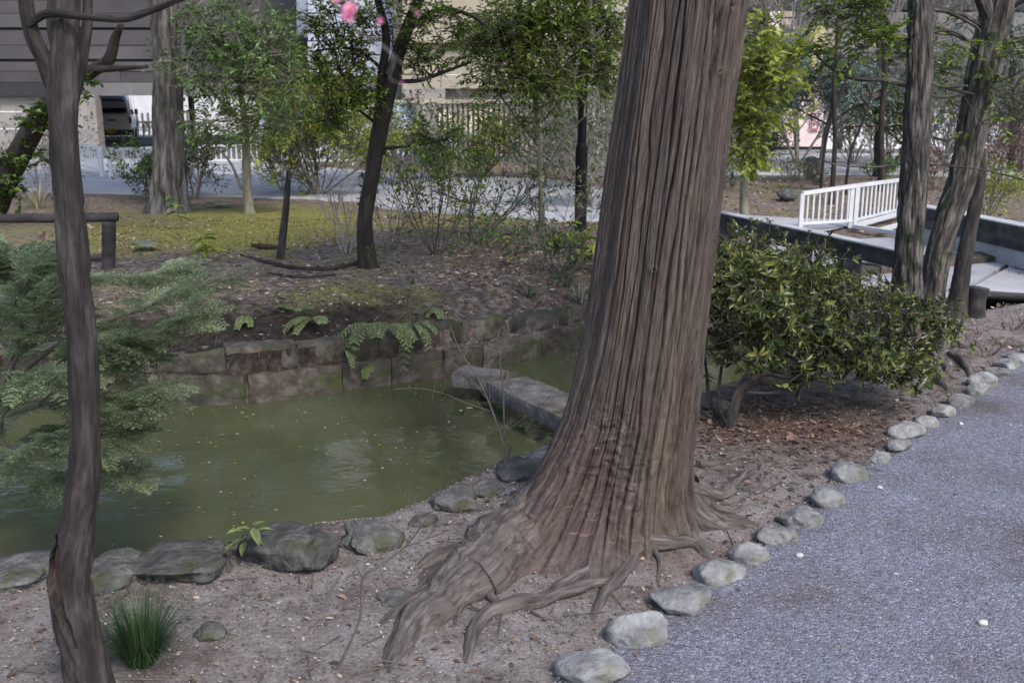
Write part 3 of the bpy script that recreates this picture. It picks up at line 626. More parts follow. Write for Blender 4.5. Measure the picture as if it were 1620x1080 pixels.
# ------------------------------------------------------------ the big cedar
def bark_cedar_mat():
    m = bpy.data.materials.new('cedar_bark'); t, n, l = nt(m); b = n['Principled BSDF']
    def at(nm): o = n.new('ShaderNodeAttribute'); o.attribute_name = nm; return o.outputs['Fac']
    tc = n.new('ShaderNodeTexCoord'); mp = n.new('ShaderNodeMapping'); mp.inputs['Scale'].default_value = (1, 1, .07); ba = n.new('ShaderNodeAttribute'); ba.attribute_name = 'bark'; l.new(ba.outputs['Vector'], mp.inputs[0])
    def noise(s, d=6, mpd=True, r=.6):
        o = n.new('ShaderNodeTexNoise'); o.inputs['Scale'].default_value = s; o.inputs['Detail'].default_value = d; o.inputs['Roughness'].default_value = r
        l.new(mp.outputs[0] if mpd else tc.outputs['Object'], o.inputs[0]); return o.outputs[0]
    r1 = ramp(n, [(.026, .0185, .0165), (.058, .044, .04), (.09, .072, .066), (.13, .11, .102)], [0, .35, .7, 1]); l.new(at('strip'), r1.inputs[0])
    r2 = ramp(n, [(.022, .016, .014), (.075, .059, .053), (.155, .13, .12)], [.33, .5, .7]); l.new(noise(75), r2.inputs[0])
    mx = n.new('ShaderNodeMixRGB'); mx.inputs[0].default_value = .5; l.new(r1.outputs[0], mx.inputs[1]); l.new(r2.outputs[0], mx.inputs[2])
    fb_ = n.new('ShaderNodeMixRGB'); fb_.blend_type = 'MULTIPLY'; fb_.inputs[0].default_value = .8; l.new(mx.outputs[0], fb_.inputs[1])
    r5 = ramp(n, [(.45, .42, .4), (1, 1, 1), (1.38, 1.36, 1.33)], [.36, .52, .7]); l.new(noise(210, 5, True, .7), r5.inputs[0]); l.new(r5.outputs[0], fb_.inputs[2])
    # thin flakes lying across the grain near the foot
    mp2 = n.new('ShaderNodeMapping'); mp2.inputs['Scale'].default_value = (1, 1, 4.5); l.new(ba.outputs['Vector'], mp2.inputs[0])
    nf = n.new('ShaderNodeTexNoise'); nf.inputs['Scale'].default_value = 13; nf.inputs['Detail'].default_value = 7; nf.inputs['Roughness'].default_value = .7; l.new(mp2.outputs[0], nf.inputs[0])
    r6 = ramp(n, [(0, 0, 0), (0, 0, 0), (1, 1, 1)], [0, .56, .64]); l.new(nf.outputs[0], r6.inputs[0])
    fm_ = n.new('ShaderNodeMath'); fm_.operation = 'MULTIPLY'; l.new(r6.outputs[0], fm_.inputs[0]); l.new(at('ripple'), fm_.inputs[1])
    fl_ = n.new('ShaderNodeMixRGB'); l.new(fm_.outputs[0], fl_.inputs[0]); l.new(fb_.outputs[0], fl_.inputs[1]); fl_.inputs[2].default_value = (.15, .122, .115, 1); mx = fl_
    # greenish-brown weathered strip
    mg = n.new('ShaderNodeMixRGB'); mg.blend_type = 'MULTIPLY'; l.new(at('green'), mg.inputs[0]); l.new(mx.outputs[0], mg.inputs[1]); mg.inputs[2].default_value = (1.35, 1.3, 1.02, 1)
    pu = n.new('ShaderNodeMixRGB'); pu.blend_type = 'MULTIPLY'; l.new(at('red'), pu.inputs[0]); l.new(mg.outputs[0], pu.inputs[1]); pu.inputs[2].default_value = (.95, .85, .87, 1)
    gr = n.new('ShaderNodeMixRGB'); l.new(at('grey'), gr.inputs[0]); l.new(pu.outputs[0], gr.inputs[1])
    r3 = ramp(n, [(.03, .025, .022), (.1, .084, .077), (.2, .175, .163)], [.35, .5, .68]); l.new(noise(60, 8, False, .75), r3.inputs[0]); l.new(r3.outputs[0], gr.inputs[2])
    l.new(gr.outputs[0], b.inputs['Base Color']); b.inputs['Roughness'].default_value = .88; b.inputs['Specular IOR Level'].default_value = .3
    bm = n.new('ShaderNodeBump'); bm.inputs['Strength'].default_value = .9; bm.inputs['Distance'].default_value = .006; l.new(noise(140, 6), bm.inputs['Height'])
    bm2 = n.new('ShaderNodeBump'); bm2.inputs['Strength'].default_value = .4; bm2.inputs['Distance'].default_value = .006; l.new(noise(90, 5, False), bm2.inputs['Height']); l.new(bm.outputs[0], bm2.inputs['Normal'])
    l.new(bm2.outputs[0], b.inputs['Normal']); return m
M['cedar'] = bark_cedar_mat()
cedar = thing('cedar_tree', 'massive leaning cedar trunk with shaggy vertical bark and spreading roots at centre', 'tree', (CEDAR[0], CEDAR[1], 0))
nth, z_rows = 560, np.concatenate([np.linspace(-.12, 2.1, 600), np.linspace(2.15, 9, 120)])
AX = np.array([(-.12, .38, 3.66, .235), (0, .385, 3.66, .235), (.21, .415, 3.66, .236), (.47, .46, 3.66, .232), (.84, .505, 3.66, .222), (1.42, .563, 3.67, .211), (1.97, .622, 3.68, .2), (3.5, .8, 3.72, .18), (9, 1.3, 3.9, .09)])
ax = np.interp(z_rows, AX[:, 0], AX[:, 1]); ay = np.interp(z_rows, AX[:, 0], AX[:, 2]); ar = np.interp(z_rows, AX[:, 0], AX[:, 3])
TH, ZZ = np.meshgrid(np.arange(nth) * 2 * math.pi / nth, z_rows)
def lobe(deg, wid):
    d_ = np.abs((TH - R(deg) + math.pi) % (2 * math.pi) - math.pi); return np.exp(-(d_ / R(wid)) ** 2)
zc = np.maximum(ZZ, 0)
fl = .07 * np.exp(-zc / .26) + lobe(219, 17) * (.34 * np.exp(-zc / .19) + .25 * np.exp(-zc / .06)) + lobe(243, 16) * .16 * np.exp(-zc / .18) + lobe(200, 20) * .18 * np.exp(-zc / .22) + lobe(262, 15) * .2 * np.exp(-zc / .18) + lobe(285, 10) * .07 * np.exp(-zc / .2) + lobe(306, 12) * .05 * np.exp(-zc / .1) + lobe(345, 12) * .1 * np.exp(-zc / .1) + lobe(12, 14) * .12 * np.exp(-zc / .1) + lobe(60, 26) * .12 * np.exp(-zc / .2) + lobe(120, 26) * .15 * np.exp(-zc / .2) + lobe(160, 20) * .14 * np.exp(-zc / .22)
# big vertical flutes, deep dark split on the right of centre
flute = .012 * np.cos(TH * 9 + 1.2 + .5 * ZZ) + .018 * fbm(np.cos(TH) * 1.6, np.sin(TH) * 1.6, ZZ * .35, 2)
twist = TH + .05 * ZZ + .05 * fbm(np.cos(TH) * 2 + 5, np.sin(TH) * 2, ZZ * 1.1, 3)
split = -.11 * np.exp(-(((twist - R(314) + math.pi) % (2 * math.pi) - math.pi) / R(4.5)) ** 2) * ss(1.0, .4, ZZ) * ss(.0, .12, ZZ)
split = split - .03 * np.exp(-(((twist - R(268) + math.pi) % (2 * math.pi) - math.pi) / R(3)) ** 2) * ss(.28, .02, ZZ) - .03 * np.exp(-(((twist - R(283) + math.pi) % (2 * math.pi) - math.pi) / R(2.2)) ** 2) * ss(.9, .2, ZZ)
# bark strips: cells in angle, warped along the trunk
def strips(N, seed, depth, zf, wob):
    a = (twist % (2 * math.pi)) / (2 * math.pi) * N
    wv = wob * fbm(np.cos(TH) * 3 + seed, np.sin(TH) * 3 + seed, ZZ * zf, 3)
    a = a + wv; ci = np.floor(a); f_ = a - ci
    jit = np.clip(.5 + .9 * vn((ci % N) * 7.37 + seed, ZZ * zf * .9, seed), 0, 1)
    e_ = np.minimum(f_, 1 - f_) * 2
    return -depth * np.exp(-(e_ / .2) ** 2), jit
g1, id1 = strips(40, 3, .021, 1.2, 1.15); g2, id2 = strips(130, 8, .0055, 2.2, 1.1)
g1 = g1 * (.4 + 1.2 * np.clip(.5 + vn(np.cos(TH) * 5, np.sin(TH) * 5, ZZ * 1.6), 0, 1))
plate = (id1 - .5) * .008
fineb = .003 * fbm(np.cos(TH) * 26, np.sin(TH) * 26, ZZ * 3, 3)
rip_mask = lobe(245, 26) * ss(.62, .45, ZZ) * ss(.02, .16, ZZ) + .3 * lobe(275, 20) * ss(.5, .3, ZZ)
ripple = .009 * fbm(np.cos(TH) * 7, np.sin(TH) * 7, ZZ * 58 + 2.5 * fbm(np.cos(TH) * 5, np.sin(TH) * 5, ZZ * 5, 3), 2) * rip_mask
low = ss(.0, .35, ZZ)
RR = ar[:, None] + fl + flute * .8 + split + (g1 + plate) * (.75 + .25 * low) + g2 * (.8 + .2 * low) + fineb + ripple + (1 - ss(.2, .9, ZZ)) * (.012 * fbm(np.cos(TH) * 5, np.sin(TH) * 5, ZZ * 9, 4) + .005 * fbm(np.cos(TH) * 14, np.sin(TH) * 14, ZZ * 26, 2))
# knots
for (kz, kd, kr) in [(1.93, 305, .02), (1.72, 302, .012), (1.05, 262, .012)]:
    dq = np.hypot((TH - R(kd)) * .2, ZZ - kz); RR = RR + .012 * np.exp(-(dq / kr) ** 2) - .016 * np.exp(-(dq / (kr * .45)) ** 2)
Vx = ax[:, None] + RR * np.cos(TH); Vy = ay[:, None] + RR * np.sin(TH)
# the flare hugs the ground
gz_ = th(Vx, Vy, False); Vz = ZZ
mb = MB(); m_ = len(z_rows); i = np.arange(m_ - 1)[:, None]; j = np.arange(nth)[None]; j2 = (j + 1) % nth
mb.add(np.stack([Vx, Vy, Vz], -1), np.stack([i * nth + j, i * nth + j2, (i + 1) * nth + j2, (i + 1) * nth + j], -1), None, np.stack([np.cos(TH) * .27, np.sin(TH) * .27, ZZ - fl * .8], -1))
greenf = lobe(297, 13) * ss(1.1, .6, ZZ) * .5 + .2
redf_ = np.clip(lobe(245, 30) * ss(1.2, .3, ZZ) * .9 + .5 * vn(np.cos(TH) * 2.5 + 3, np.sin(TH) * 2.5, ZZ * .6) + .1, 0, 1) * (1 - lobe(297, 13))
greyf = np.clip(ss(.16, .0, ZZ) * (.35 + .5 * fbm(np.cos(TH) * 4, np.sin(TH) * 4, ZZ * 5, 3)) , 0, 1)
mb.att = [('strip', (.2 + .35 * id1 + .3 * id2).ravel()), ('green', greenf.ravel()), ('red', redf_.ravel()), ('grey', greyf.ravel()), ('ripple', np.clip(rip_mask, 0, 1).ravel())]
mb.build('trunk', M['cedar'], cedar, smooth=True)
def root(L, parent, zoff=-.003, n=20, mt=None, rid=(.14, 1.6), seed=0.):
    pts = []; 
    for (px, py, wp, lift) in L:
        g = G(px, py); w_ = wp * S(py, g[1]) / 2; pts.append((g[0], g[1], g[2] + lift + zoff, w_))
    A_ = np.array(pts); p, r = smooth_path(A_[:, :3], A_[:, 3], 10)
    w2 = np.interp(np.arange(len(p)), [0, len(p) - 1], [1, .6])[:, None] * min(.02, float(r.mean()) * .9)
    p = p + w2 * np.stack([fbm(p[:, 0] * 7 + seed, p[:, 1] * 7, 3.3, 3), fbm(p[:, 0] * 7, p[:, 1] * 7 + seed, 8.8, 3), .5 * fbm(p[:, 0] * 9, p[:, 1] * 9 + seed, 2.8, 2)], 1); r = r * (1 + .3 * fbm(p[:, 0] * 14 + seed, p[:, 1] * 14, 0., 2))
    p = p + .006 * np.stack([fbm(p[:, 0] * 12 + seed, p[:, 1] * 12, 1.), fbm(p[:, 0] * 12, p[:, 1] * 12 + seed, 5.), np.zeros(len(p))], 1)
    m = MB(); bark_tube(m, p, r, n, .008, rid[0], .07, seed, 0, .12, rid[1]); return m.build('root', mt or M['root'], parent, smooth=True)
roots = [
    [(905, 800, 90, .0), (850, 842, 125, .02), (790, 885, 125, .008), (735, 928, 108, -.008), (684, 968, 80, -.02), (645, 1010, 64, -.026), (608, 1068, 44, -.034), (590, 1100, 24, -.03)],
    [(830, 850, 60, .03), (760, 872, 50, .01), (700, 885, 34, .0), (662, 900, 20, -.01), (640, 912, 10, -.02)],
    [(740, 915, 50, .01), (650, 955, 34, .0), (605, 985, 22, -.012), (575, 1010, 12, -.02)],
    [(745, 900, 40, .02), (735, 935, 24, .0), (724, 965, 20, -.002), (712, 1000, 14, -.015)],
    [(975, 922, 16, .012), (920, 934, 24, .02), (850, 955, 28, .018), (785, 968, 30, .01), (752, 995, 26, .004), (740, 1035, 22, -.006), (733, 1065, 12, -.02)],
    [(1000, 872, 14, .03), (965, 890, 18, .028), (920, 910, 18, .01), (880, 928, 14, -.004), (862, 940, 10, -.014)],
    [(972, 868, 14, .045), (1010, 872, 26, .04), (1050, 868, 30, .03), (1080, 862, 26, .01), (1110, 862, 22, -.01)],
    [(1010, 880, 20, .03), (985, 912, 24, .014), (955, 945, 22, .004), (935, 985, 16, -.01), (928, 1000, 8, -.02)],
    [(1075, 800, 80, .05), (1100, 822, 60, .01), (1140, 828, 48, -.012), (1200, 832, 26, -.025)],
    [(1095, 790, 50, .05), (1140, 790, 26, .02), (1162, 768, 20, .012), (1185, 752, 16, .006), (1200, 742, 8, -.01)],
    [(1090, 850, 30, .01), (1120, 880, 18, -.004), (1135, 895, 8, -.012)],
    [(740, 960, 10, .0), (770, 975, 8, .006), (800, 985, 6, .0), (830, 984, 4, -.01)],
    [(690, 960, 26, .0), (660, 985, 22, -.004), (630, 1012, 16, -.01), (590, 1030, 8, -.02)],
    [(935, 925, 9, .0), (960, 935, 8, .004), (985, 960, 6, .0), (998, 985, 4, -.01)],
    [(1030, 872, 10, .02), (1045, 895, 9, .008), (1040, 925, 7, .0), (1052, 945, 4, -.01)],
    [(1120, 800, 14, .01), (1155, 812, 10, .004), (1185, 800, 7, .0), (1215, 806, 4, -.01)],
    [(820, 955, 8, .01), (850, 975, 7, .003), (885, 985, 6, .0), (905, 1002, 4, -.01)],
    [(1105, 740, 16, .02), (1140, 735, 11, .006), (1180, 722, 8, .0), (1230, 728, 5, -.01)],
    [(770, 935, 12, .01), (778, 948, 16, .012), (800, 962, 14, .0), (815, 972, 8, -.01)],
]
for k, L in enumerate(roots): root(L, cedar, n=64 if k == 0 else 22, seed=3.1 * k, rid=(.13, 3.0) if k == 0 else (.14, 1.6))
# high crown above the picture
lm, tm = MB(), MB()
bl_ = [((1.0 + random.uniform(-1.6, 1.6), 3.8 + random.uniform(-1.6, 1.6), random.uniform(5, 10)), (.9, .9, .5), 46) for _ in range(9)]
crown(lm, tm, bl_, [(1.2, 3.8, 5), (1.25, 3.85, 6.5), (1.3, 3.9, 8)], .2, .5, 8, clump=.5, tw=.008)
tag(tm.build('branches', M['bark_dark'], cedar), kind='stuff'); tag(lm.build('crown', M['leaf_dark'], cedar), kind='stuff')

# ------------------------------------------------------------ generic tree from traced limbs
def tree(name, lab, trunk, ys, mt, limbs=(), blobs=(), leafm=None, leaf=.06, spray=.22, per=9, mode='alt', n=28, flare=.35, group=None, cat='tree', groove=.08, extra=(), tw=.0035, clump=.3, droop=0, density=1., step=.03, twm=None, aspect=.42):
    y0, y1 = ys if isinstance(ys, tuple) else (ys, ys)
    p, r = pxpath(trunk, y0, y1)
    g = gz(p[0][0], p[0][1]); base = np.array((p[0][0], p[0][1], g)); p[0] = base - np.array((0, 0, .05)); 
    t = thing(name, lab, cat, base, group); m = MB(); seed = random.random() * 50
    allp = [bark_tube(m, p, r, n, step, groove, .04, seed, flare)]
    for L, yy in limbs:
        y0_, y1_ = yy if isinstance(yy, tuple) else (yy, yy)
        q_, rr = pxpath(L, y0_, y1_); allp.append(bark_tube(m, q_, rr, max(8, n // 2), step, groove * .6, .03, seed + 3)) 
    for L, rr in extra: allp.append(bark_tube(m, L, rr, max(8, n // 2), step * 2, groove * .6, .03, seed + 3))
    m.build('trunk', mt, t, smooth=True)
    if blobs:
        lm, tm = MB(), MB(); LP = np.vstack(allp); LP = LP[LP[:, 2] > base[2] + .3 * (LP[:, 2].max() - base[2])]
        crown(lm, tm, blobs, LP, leaf, spray, per, mode, clump, droop, tw, density, aspect); tag(tm.build('twigs', twm or mt, t), kind='stuff'); tag(lm.build('crown', leafm, t), kind='stuff')
    return t

# near left tree with cut scars
t = tree('foreground_tree', 'dark slim trunk with an old cut scar in the near left, forking at the top', [(152, 1130, 78), (135, 1040, 70), (116, 960, 66), (112, 885, 68), (126, 815, 55), (135, 700, 48), (130, 560, 46), (120, 450, 48), (113, 370, 48), (104, 280, 46), (100, 200, 42), (100, 140, 50), (103, 60, 44), (106, -30, 42), (112, -400, 34)], (2.42, 2.62), M['bark_left'],
    limbs=[([(98, 170, 30), (72, 100, 27), (50, 50, 25), (38, -30, 24), (10, -300, 18)], (2.6, 2.55)), ([(112, 165, 24), (128, 100, 20), (138, 40, 17), (140, -30, 15), (160, -300, 11)], (2.63, 2.7)),
           ([(46, 40, 12), (75, 22, 14), (130, 26, 12), (195, 30, 12), (235, 18, 12), (275, 2, 11), (320, -22, 9), (400, -120, 6)], (2.56, 2.5)), ([(100, 110, 20), (80, 40, 12), (84, -40, 10)], (2.62, 2.7))], n=84, step=.007, groove=.16, flare=.1)
# two old scars carved into the near trunk: sunken raw wood inside a raised lip
def carve(o, path, depth_m, mt):
    me = o.data; n_ = len(me.vertices); co = np.empty(n_ * 3, np.float32); me.vertices.foreach_get('co', co); co = co.reshape(-1, 3).astype(float) + np.array(o.parent.location)
    P3 = np.array([D(a, b, 2.5) for a, b, c in path]); W3 = np.array([c * S(b, 2.5) / 2 for a, b, c in path]); zz_ = P3[::-1, 2]; cx = np.interp(co[:, 2], zz_, P3[::-1, 0]); cw = np.interp(co[:, 2], zz_, W3[::-1], left=0, right=0)
    # trunk axis in y at that height, so that only the side towards the path is carved
    ymid = 2.42 + .06 * ss(.3, 1.5, co[:, 2]); front = co[:, 1] < ymid + .03
    u = np.abs(co[:, 0] - cx) / np.maximum(cw, 1e-4); ins = (1 - ss(.55, 1.0, u)) * front * (cw > .002); lip = np.exp(-((u - 1.25) / .3) ** 2) * front * (cw > .002)
    co[:, 1] += depth_m * ins - .009 * lip; me.vertices.foreach_set('co', (co - np.array(o.parent.location)).astype(np.float32).ravel())
    me.materials.append(mt); mi = len(me.materials) - 1
    for p in me.polygons:
        if min(ins[v] for v in p.vertices) > .45: p.material_index = mi
    me.update()
tr_ = [c for c in t.children if c.name.startswith('trunk')][0]
carve(tr_, [(104, 835, 4), (100, 850, 30), (102, 880, 38), (110, 910, 30), (124, 940, 14), (136, 965, 11), (148, 990, 4)], .032, M['wood_raw'])
carve(tr_, [(134, 360, 3), (137, 390, 16), (141, 425, 18), (143, 455, 12), (144, 470, 3)], .02, M['wood_raw'])

# ivy-clad leaning trunk at the far left
t = tree('leaning_tree', 'dark ivy-clad trunk leaning up to the right at the left edge', [(-25, 350, 46), (0, 300, 42), (35, 235, 38), (75, 170, 32), (112, 135, 27), (150, 110, 22), (172, 95, 20), (182, 62, 15), (192, 40, 9)], (12.2, 11.6), M['bark_dark'],
    limbs=[([(150, 110, 14), (190, 108, 9), (235, 106, 4)], 11.6)], blobs=[bl(20, 250, 30, 36, 40, 11.9, .3), bl(70, 180, 24, 36, 30, 11.8, .3), bl(130, 128, 26, 14, 14, 11.5, .2), bl(10, 310, 26, 20, 30, 12, .3)], leafm=M['leaf_dark'], leaf=.07, spray=.16, n=20, step=.05, aspect=.7)
# big grey trunk
tree('large_tree', 'thick grey furrowed trunk standing between the camphor sapling and the white railing', [(266, 330, 62), (266, 300, 56), (267, 230, 50), (265, 150, 48), (262, 60, 47), (258, -60, 46), (250, -600, 38), (240, -1400, 22)], 13.3, M['bark_big'], n=90, step=.03, groove=.2, flare=.22,
    extra=[([D(255, -300, 13.3), D(330, -600, 12.5), D(420, -800, 11.5)], [.11, .08, .04]), ([D(255, -400, 13.3), D(180, -650, 13.8), D(90, -800, 14)], [.11, .08, .04])],
    blobs=[(D(250 + dx, -700 + dy, 13.3 + dd), (1.6, 1.6, .8), 60) for dx, dy, dd in [(0, 0, 0), (150, 50, -1.5), (-150, 50, 1), (60, -300, 0), (-80, -350, .5)]] + [((-13 + 1.45 * (k % 9) + .4 * (k // 9), 15.8 + .5 * (k // 9), 4.15 + .95 * (k // 9) + .2 * (k % 2)), (1.3, .9, .6), 100) for k in range(27)], leafm=M['leaf_dark'], leaf=.14, spray=.5, per=8, tw=.008, clump=.6)  # last leaf rows are unseen, added to block sky reflection in the pond
# evergreen sapling tree
tree('evergreen_tree', 'small evergreen with slim pale trunk and glossy leaves right of the thick grey trunk', [(394, 333, 17), (391, 300, 15), (390, 250, 14), (388, 200, 12), (380, 140, 9), (372, 80, 7), (368, 10, 5)], (13.2, 12.9), M['bark_pale'],
    limbs=[([(390, 230, 6), (420, 170, 5), (455, 120, 3)], (13, 12.6)), ([(388, 200, 6), (340, 150, 5), (300, 110, 3)], (13, 12.7)), ([(380, 140, 5), (420, 80, 4), (440, 40, 2)], (12.9, 12.5)), ([(376, 110, 5), (330, 60, 4), (300, 20, 2)], (12.9, 12.6)), ([(382, 300, 5), (366, 260, 4), (345, 235, 3), (330, 215, 2)], (13.2, 12.8))],
    blobs=[bl(350, 60, 62, 50, 90, 12.8), bl(420, 80, 58, 50, 90, 12.7), bl(300, 110, 42, 42, 42, 12.6), bl(370, 135, 66, 34, 80, 12.6), bl(455, 130, 50, 42, 60, 12.7), bl(345, 195, 54, 28, 50, 12.6), bl(420, 195, 50, 24, 34, 12.8), bl(315, 215, 34, 14, 14, 12.7), bl(440, 40, 50, 36, 50, 12.9), bl(330, 20, 50, 30, 40, 12.8)], leafm=M['leaf_mid'], leaf=.07, spray=.26, per=8, n=16, step=.05, droop=.25, density=1.35, clump=.24)
# dark forked tree
tree('forked_tree', 'dark leaning tree forking into two limbs near the middle of the island', [(584, 418, 32), (578, 385, 27), (578, 340, 25), (588, 280, 25), (598, 220, 27), (606, 180, 30), (616, 140, 24), (632, 80, 21), (650, 30, 19), (668, -20, 16), (700, -160, 12)], (8.52, 8.2), M['bark_dark'],
    limbs=[([(603, 195, 18), (603, 130, 15), (611, 60, 13), (598, 0, 12), (590, -60, 9)], (8.4, 8.1)), ([(640, 55, 8), (670, 28, 8), (705, 14, 7), (750, 28, 5), (790, 60, 3)], (8.2, 7.9)), ([(612, 118, 9), (622, 90, 8), (636, 60, 7)], 8.25),
           ([(606, 110, 6), (560, 78, 5), (500, 80, 3)], (8.3, 8.0)), ([(618, 128, 7), (660, 128, 7), (700, 115, 6), (745, 98, 4)], (8.3, 8.0)), ([(592, 236, 6), (620, 234, 5), (670, 228, 4), (700, 222, 2)], (8.4, 8.2)), ([(600, 200, 6), (560, 170, 4), (525, 165, 3)], (8.4, 8.2))],
    blobs=[bl(530, 35, 50, 34, 60, 8.1), bl(535, 110, 46, 34, 60, 8.1), bl(560, 150, 46, 24, 44, 8.2), bl(510, 185, 32, 24, 30, 8.1), bl(580, 60, 40, 50, 40, 8.2), bl(665, 90, 40, 34, 40, 8.2), bl(700, 40, 50, 30, 40, 8.0), bl(690, 215, 46, 13, 26, 8.1), bl(640, -10, 60, 24, 30, 8.1)],
    leafm=M['leaf_bright'], leaf=.045, spray=.15, per=8, n=40, step=.015, groove=.08, flare=.25, tw=.0022, density=1.9, clump=.14)
# slender tree whose canopy fills the top centre
tree('slender_tree', 'slender pale-stemmed tree with dense dark canopy left of the lamp post', [(857, 388, 13), (857, 340, 11), (856, 290, 10), (852, 230, 9), (847, 160, 9), (842, 90, 8), (838, 10, 7), (836, -60, 5)], (10, 9.8), M['bark_pale'],
    limbs=[([(856, 290, 5), (880, 240, 4), (905, 205, 3), (930, 180, 2)], (10, 9.6)), ([(852, 230, 5), (820, 190, 4), (790, 150, 3)], (9.9, 9.6)), ([(847, 160, 5), (890, 110, 4), (940, 70, 3)], (9.9, 9.5)), ([(845, 130, 5), (800, 80, 4), (760, 40, 2)], (9.9, 9.5))],
    blobs=[bl(790, 40, 60, 42, 110, 9.5), bl(860, 50, 66, 48, 120, 9.6), bl(935, 55, 56, 48, 100, 9.6), bl(800, 110, 66, 28, 80, 9.5), bl(880, 125, 66, 32, 90, 9.6), bl(950, 120, 34, 34, 36, 9.7), bl(740, 70, 34, 34, 36, 9.6), bl(900, -10, 100, 26, 90, 9.6), bl(770, 175, 30, 10, 8, 9.5), bl(870, 180, 50, 16, 16, 9.6)],
    leafm=M['leaf_bright'], leaf=.055, spray=.17, per=8, n=16, step=.05, tw=.0025, density=2.0, clump=.16, droop=.1)
# right of the cedar: bright broadleaf
tree('young_tree', 'thin tree with bright yellow-green leaves just right of the cedar trunk', [(1182, 310, 16), (1178, 270, 14), (1184, 200, 11), (1190, 120, 8), (1196, 40, 6)], (11.5, 11.2), M['bark_pale'],
    limbs=[([(1180, 240, 5), (1210, 190, 4), (1240, 150, 2)], (11.4, 11)), ([(1184, 200, 5), (1165, 150, 4), (1150, 100, 2)], (11.4, 11.2))],
    blobs=[bl(1185, 60, 44, 40, 34, 11.2), bl(1210, 110, 54, 36, 50, 11), bl(1180, 165, 48, 36, 54, 11.1), bl(1180, 225, 44, 30, 50, 11.1), bl(1225, 180, 40, 30, 26, 11.0), bl(1250, 130, 40, 30, 20, 10.9), bl(1240, 80, 34, 24, 16, 11), bl(1160, 120, 24, 50, 30, 11.2), bl(1195, 250, 26, 12, 12, 11.1)], leafm=M['leaf_yellow'], leaf=.085, spray=.2, per=7, n=12, step=.06, density=1.35, clump=.4, aspect=.55)
# the two leaning trunks on the right
tree('mossy_tree', 'upright bark-patched trunk, left one of the close pair behind the azalea', [(1448, 605, 60), (1440, 560, 50), (1437, 480, 47), (1440, 360, 45), (1448, 250, 44), (1454, 120, 42), (1456, 0, 42), (1458, -120, 38), (1450, -500, 30), (1440, -1000, 20)], (6.1, 6.25), M['bark_right'],
    limbs=[([(1436, 136, 8), (1400, 127, 8), (1350, 124, 7), (1315, 108, 5), (1285, 80, 3)], (6.2, 5.7)), ([(1440, 62, 7), (1412, 50, 6), (1395, 20, 5), (1350, -10, 3)], (6.2, 5.9)), ([(1466, 15, 7), (1500, 20, 6), (1540, 40, 5), (1550, 50, 4)], (6.2, 6.6)), ([(1468, 52, 5), (1510, 50, 5), (1545, 78, 4)], (6.2, 6.6)), ([(1465, 130, 5), (1495, 138, 4), (1530, 136, 4)], (6.2, 6.6)), ([(1464, 148, 5), (1490, 154, 5), (1525, 150, 4)], (6.2, 6.6)), ([(1462, 260, 3), (1500, 262, 3), (1560, 270, 3), (1620, 285, 2)], (6.2, 6.0)), ([(1432, 258, 3), (1390, 264, 3), (1330, 262, 2), (1290, 250, 2)], (6.2, 5.8))],
    blobs=[bl(1350, 85, 46, 12, 30, 5.8), bl(1330, 20, 50, 16, 24, 5.9), bl(1400, 60, 30, 30, 26, 6.0), bl(1300, 82, 20, 10, 12, 5.7), bl(1390, 10, 50, 20, 34, 5.9)] + [(D(1440 + dx, dy, 6 + dd), (1., 1., .5), 60) for dx, dy, dd in [(-100, -500, -.6), (100, -520, .5), (0, -800, 0), (260, -700, -.6), (-220, -800, .8)]],
    leafm=M['leaf_bright'], leaf=.05, spray=.14, per=8, n=96, step=.01, groove=.17, flare=.25, tw=.002, clump=.14)
tree('mossy_tree', 'thicker trunk leaning to the right, right one of the close pair behind the azalea', [(1464, 560, 50), (1469, 500, 41), (1476, 450, 39), (1485, 400, 40), (1501, 345, 43), (1519, 295, 47), (1531, 240, 48), (1545, 160, 50), (1562, 85, 54), (1579, 0, 54), (1590, -80, 44), (1640, -500, 34), (1680, -1000, 20)], (6.8, 6.9), M['bark_right'],
    limbs=[([(1570, 40, 24), (1545, -30, 22), (1530, -120, 18)], (6.85, 6.7)), ([(1548, 40, 9), (1520, 22, 8), (1488, 14, 6)], (6.85, 6.6)), ([(1545, 72, 8), (1510, 54, 7), (1475, 40, 4)], (6.85, 6.6)), ([(1582, 60, 9), (1605, 66, 7), (1640, 58, 5)], (6.85, 6.7)), ([(1520, 210, 5), (1500, 222, 4), (1478, 218, 4)], (6.8, 6.6)), ([(1556, 135, 5), (1590, 125, 4), (1630, 105, 3)], (6.8, 6.7)), ([(1585, 20, 9), (1620, 0, 7), (1680, -40, 4)], (6.9, 6.7)), ([(1545, 150, 5), (1500, 140, 5), (1460, 128, 3)], (6.8, 6.5)), ([(1538, 225, 4), (1566, 160, 3), (1585, 180, 2)], (6.8, 6.5))],
    blobs=[bl(1500, 60, 40, 30, 16, 6.6), bl(1590, 110, 40, 40, 20, 6.6), bl(1540, 200, 50, 20, 8, 6.5)] + [(D(1650 + dx, dy, 6.9 + dd), (1., 1., .5), 56) for dx, dy, dd in [(-100, -500, -.6), (100, -520, .5), (0, -900, 0), (200, -700, -.6)]],
    leafm=M['leaf_bright'], leaf=.05, spray=.14, per=8, n=96, step=.01, groove=.17, flare=.2, tw=.002, clump=.14)
tree('thin_tree', 'thin smooth brown trunk curving up behind the right leaning one', [(1508, 505, 38), (1516, 470, 28), (1527, 400, 24), (1543, 325, 20), (1552, 270, 16), (1548, 190, 13), (1560, 90, 9), (1566, -40, 6)], (7.7, 7.8), M['bark_left'], n=24, step=.03, groove=.03, flare=.3)
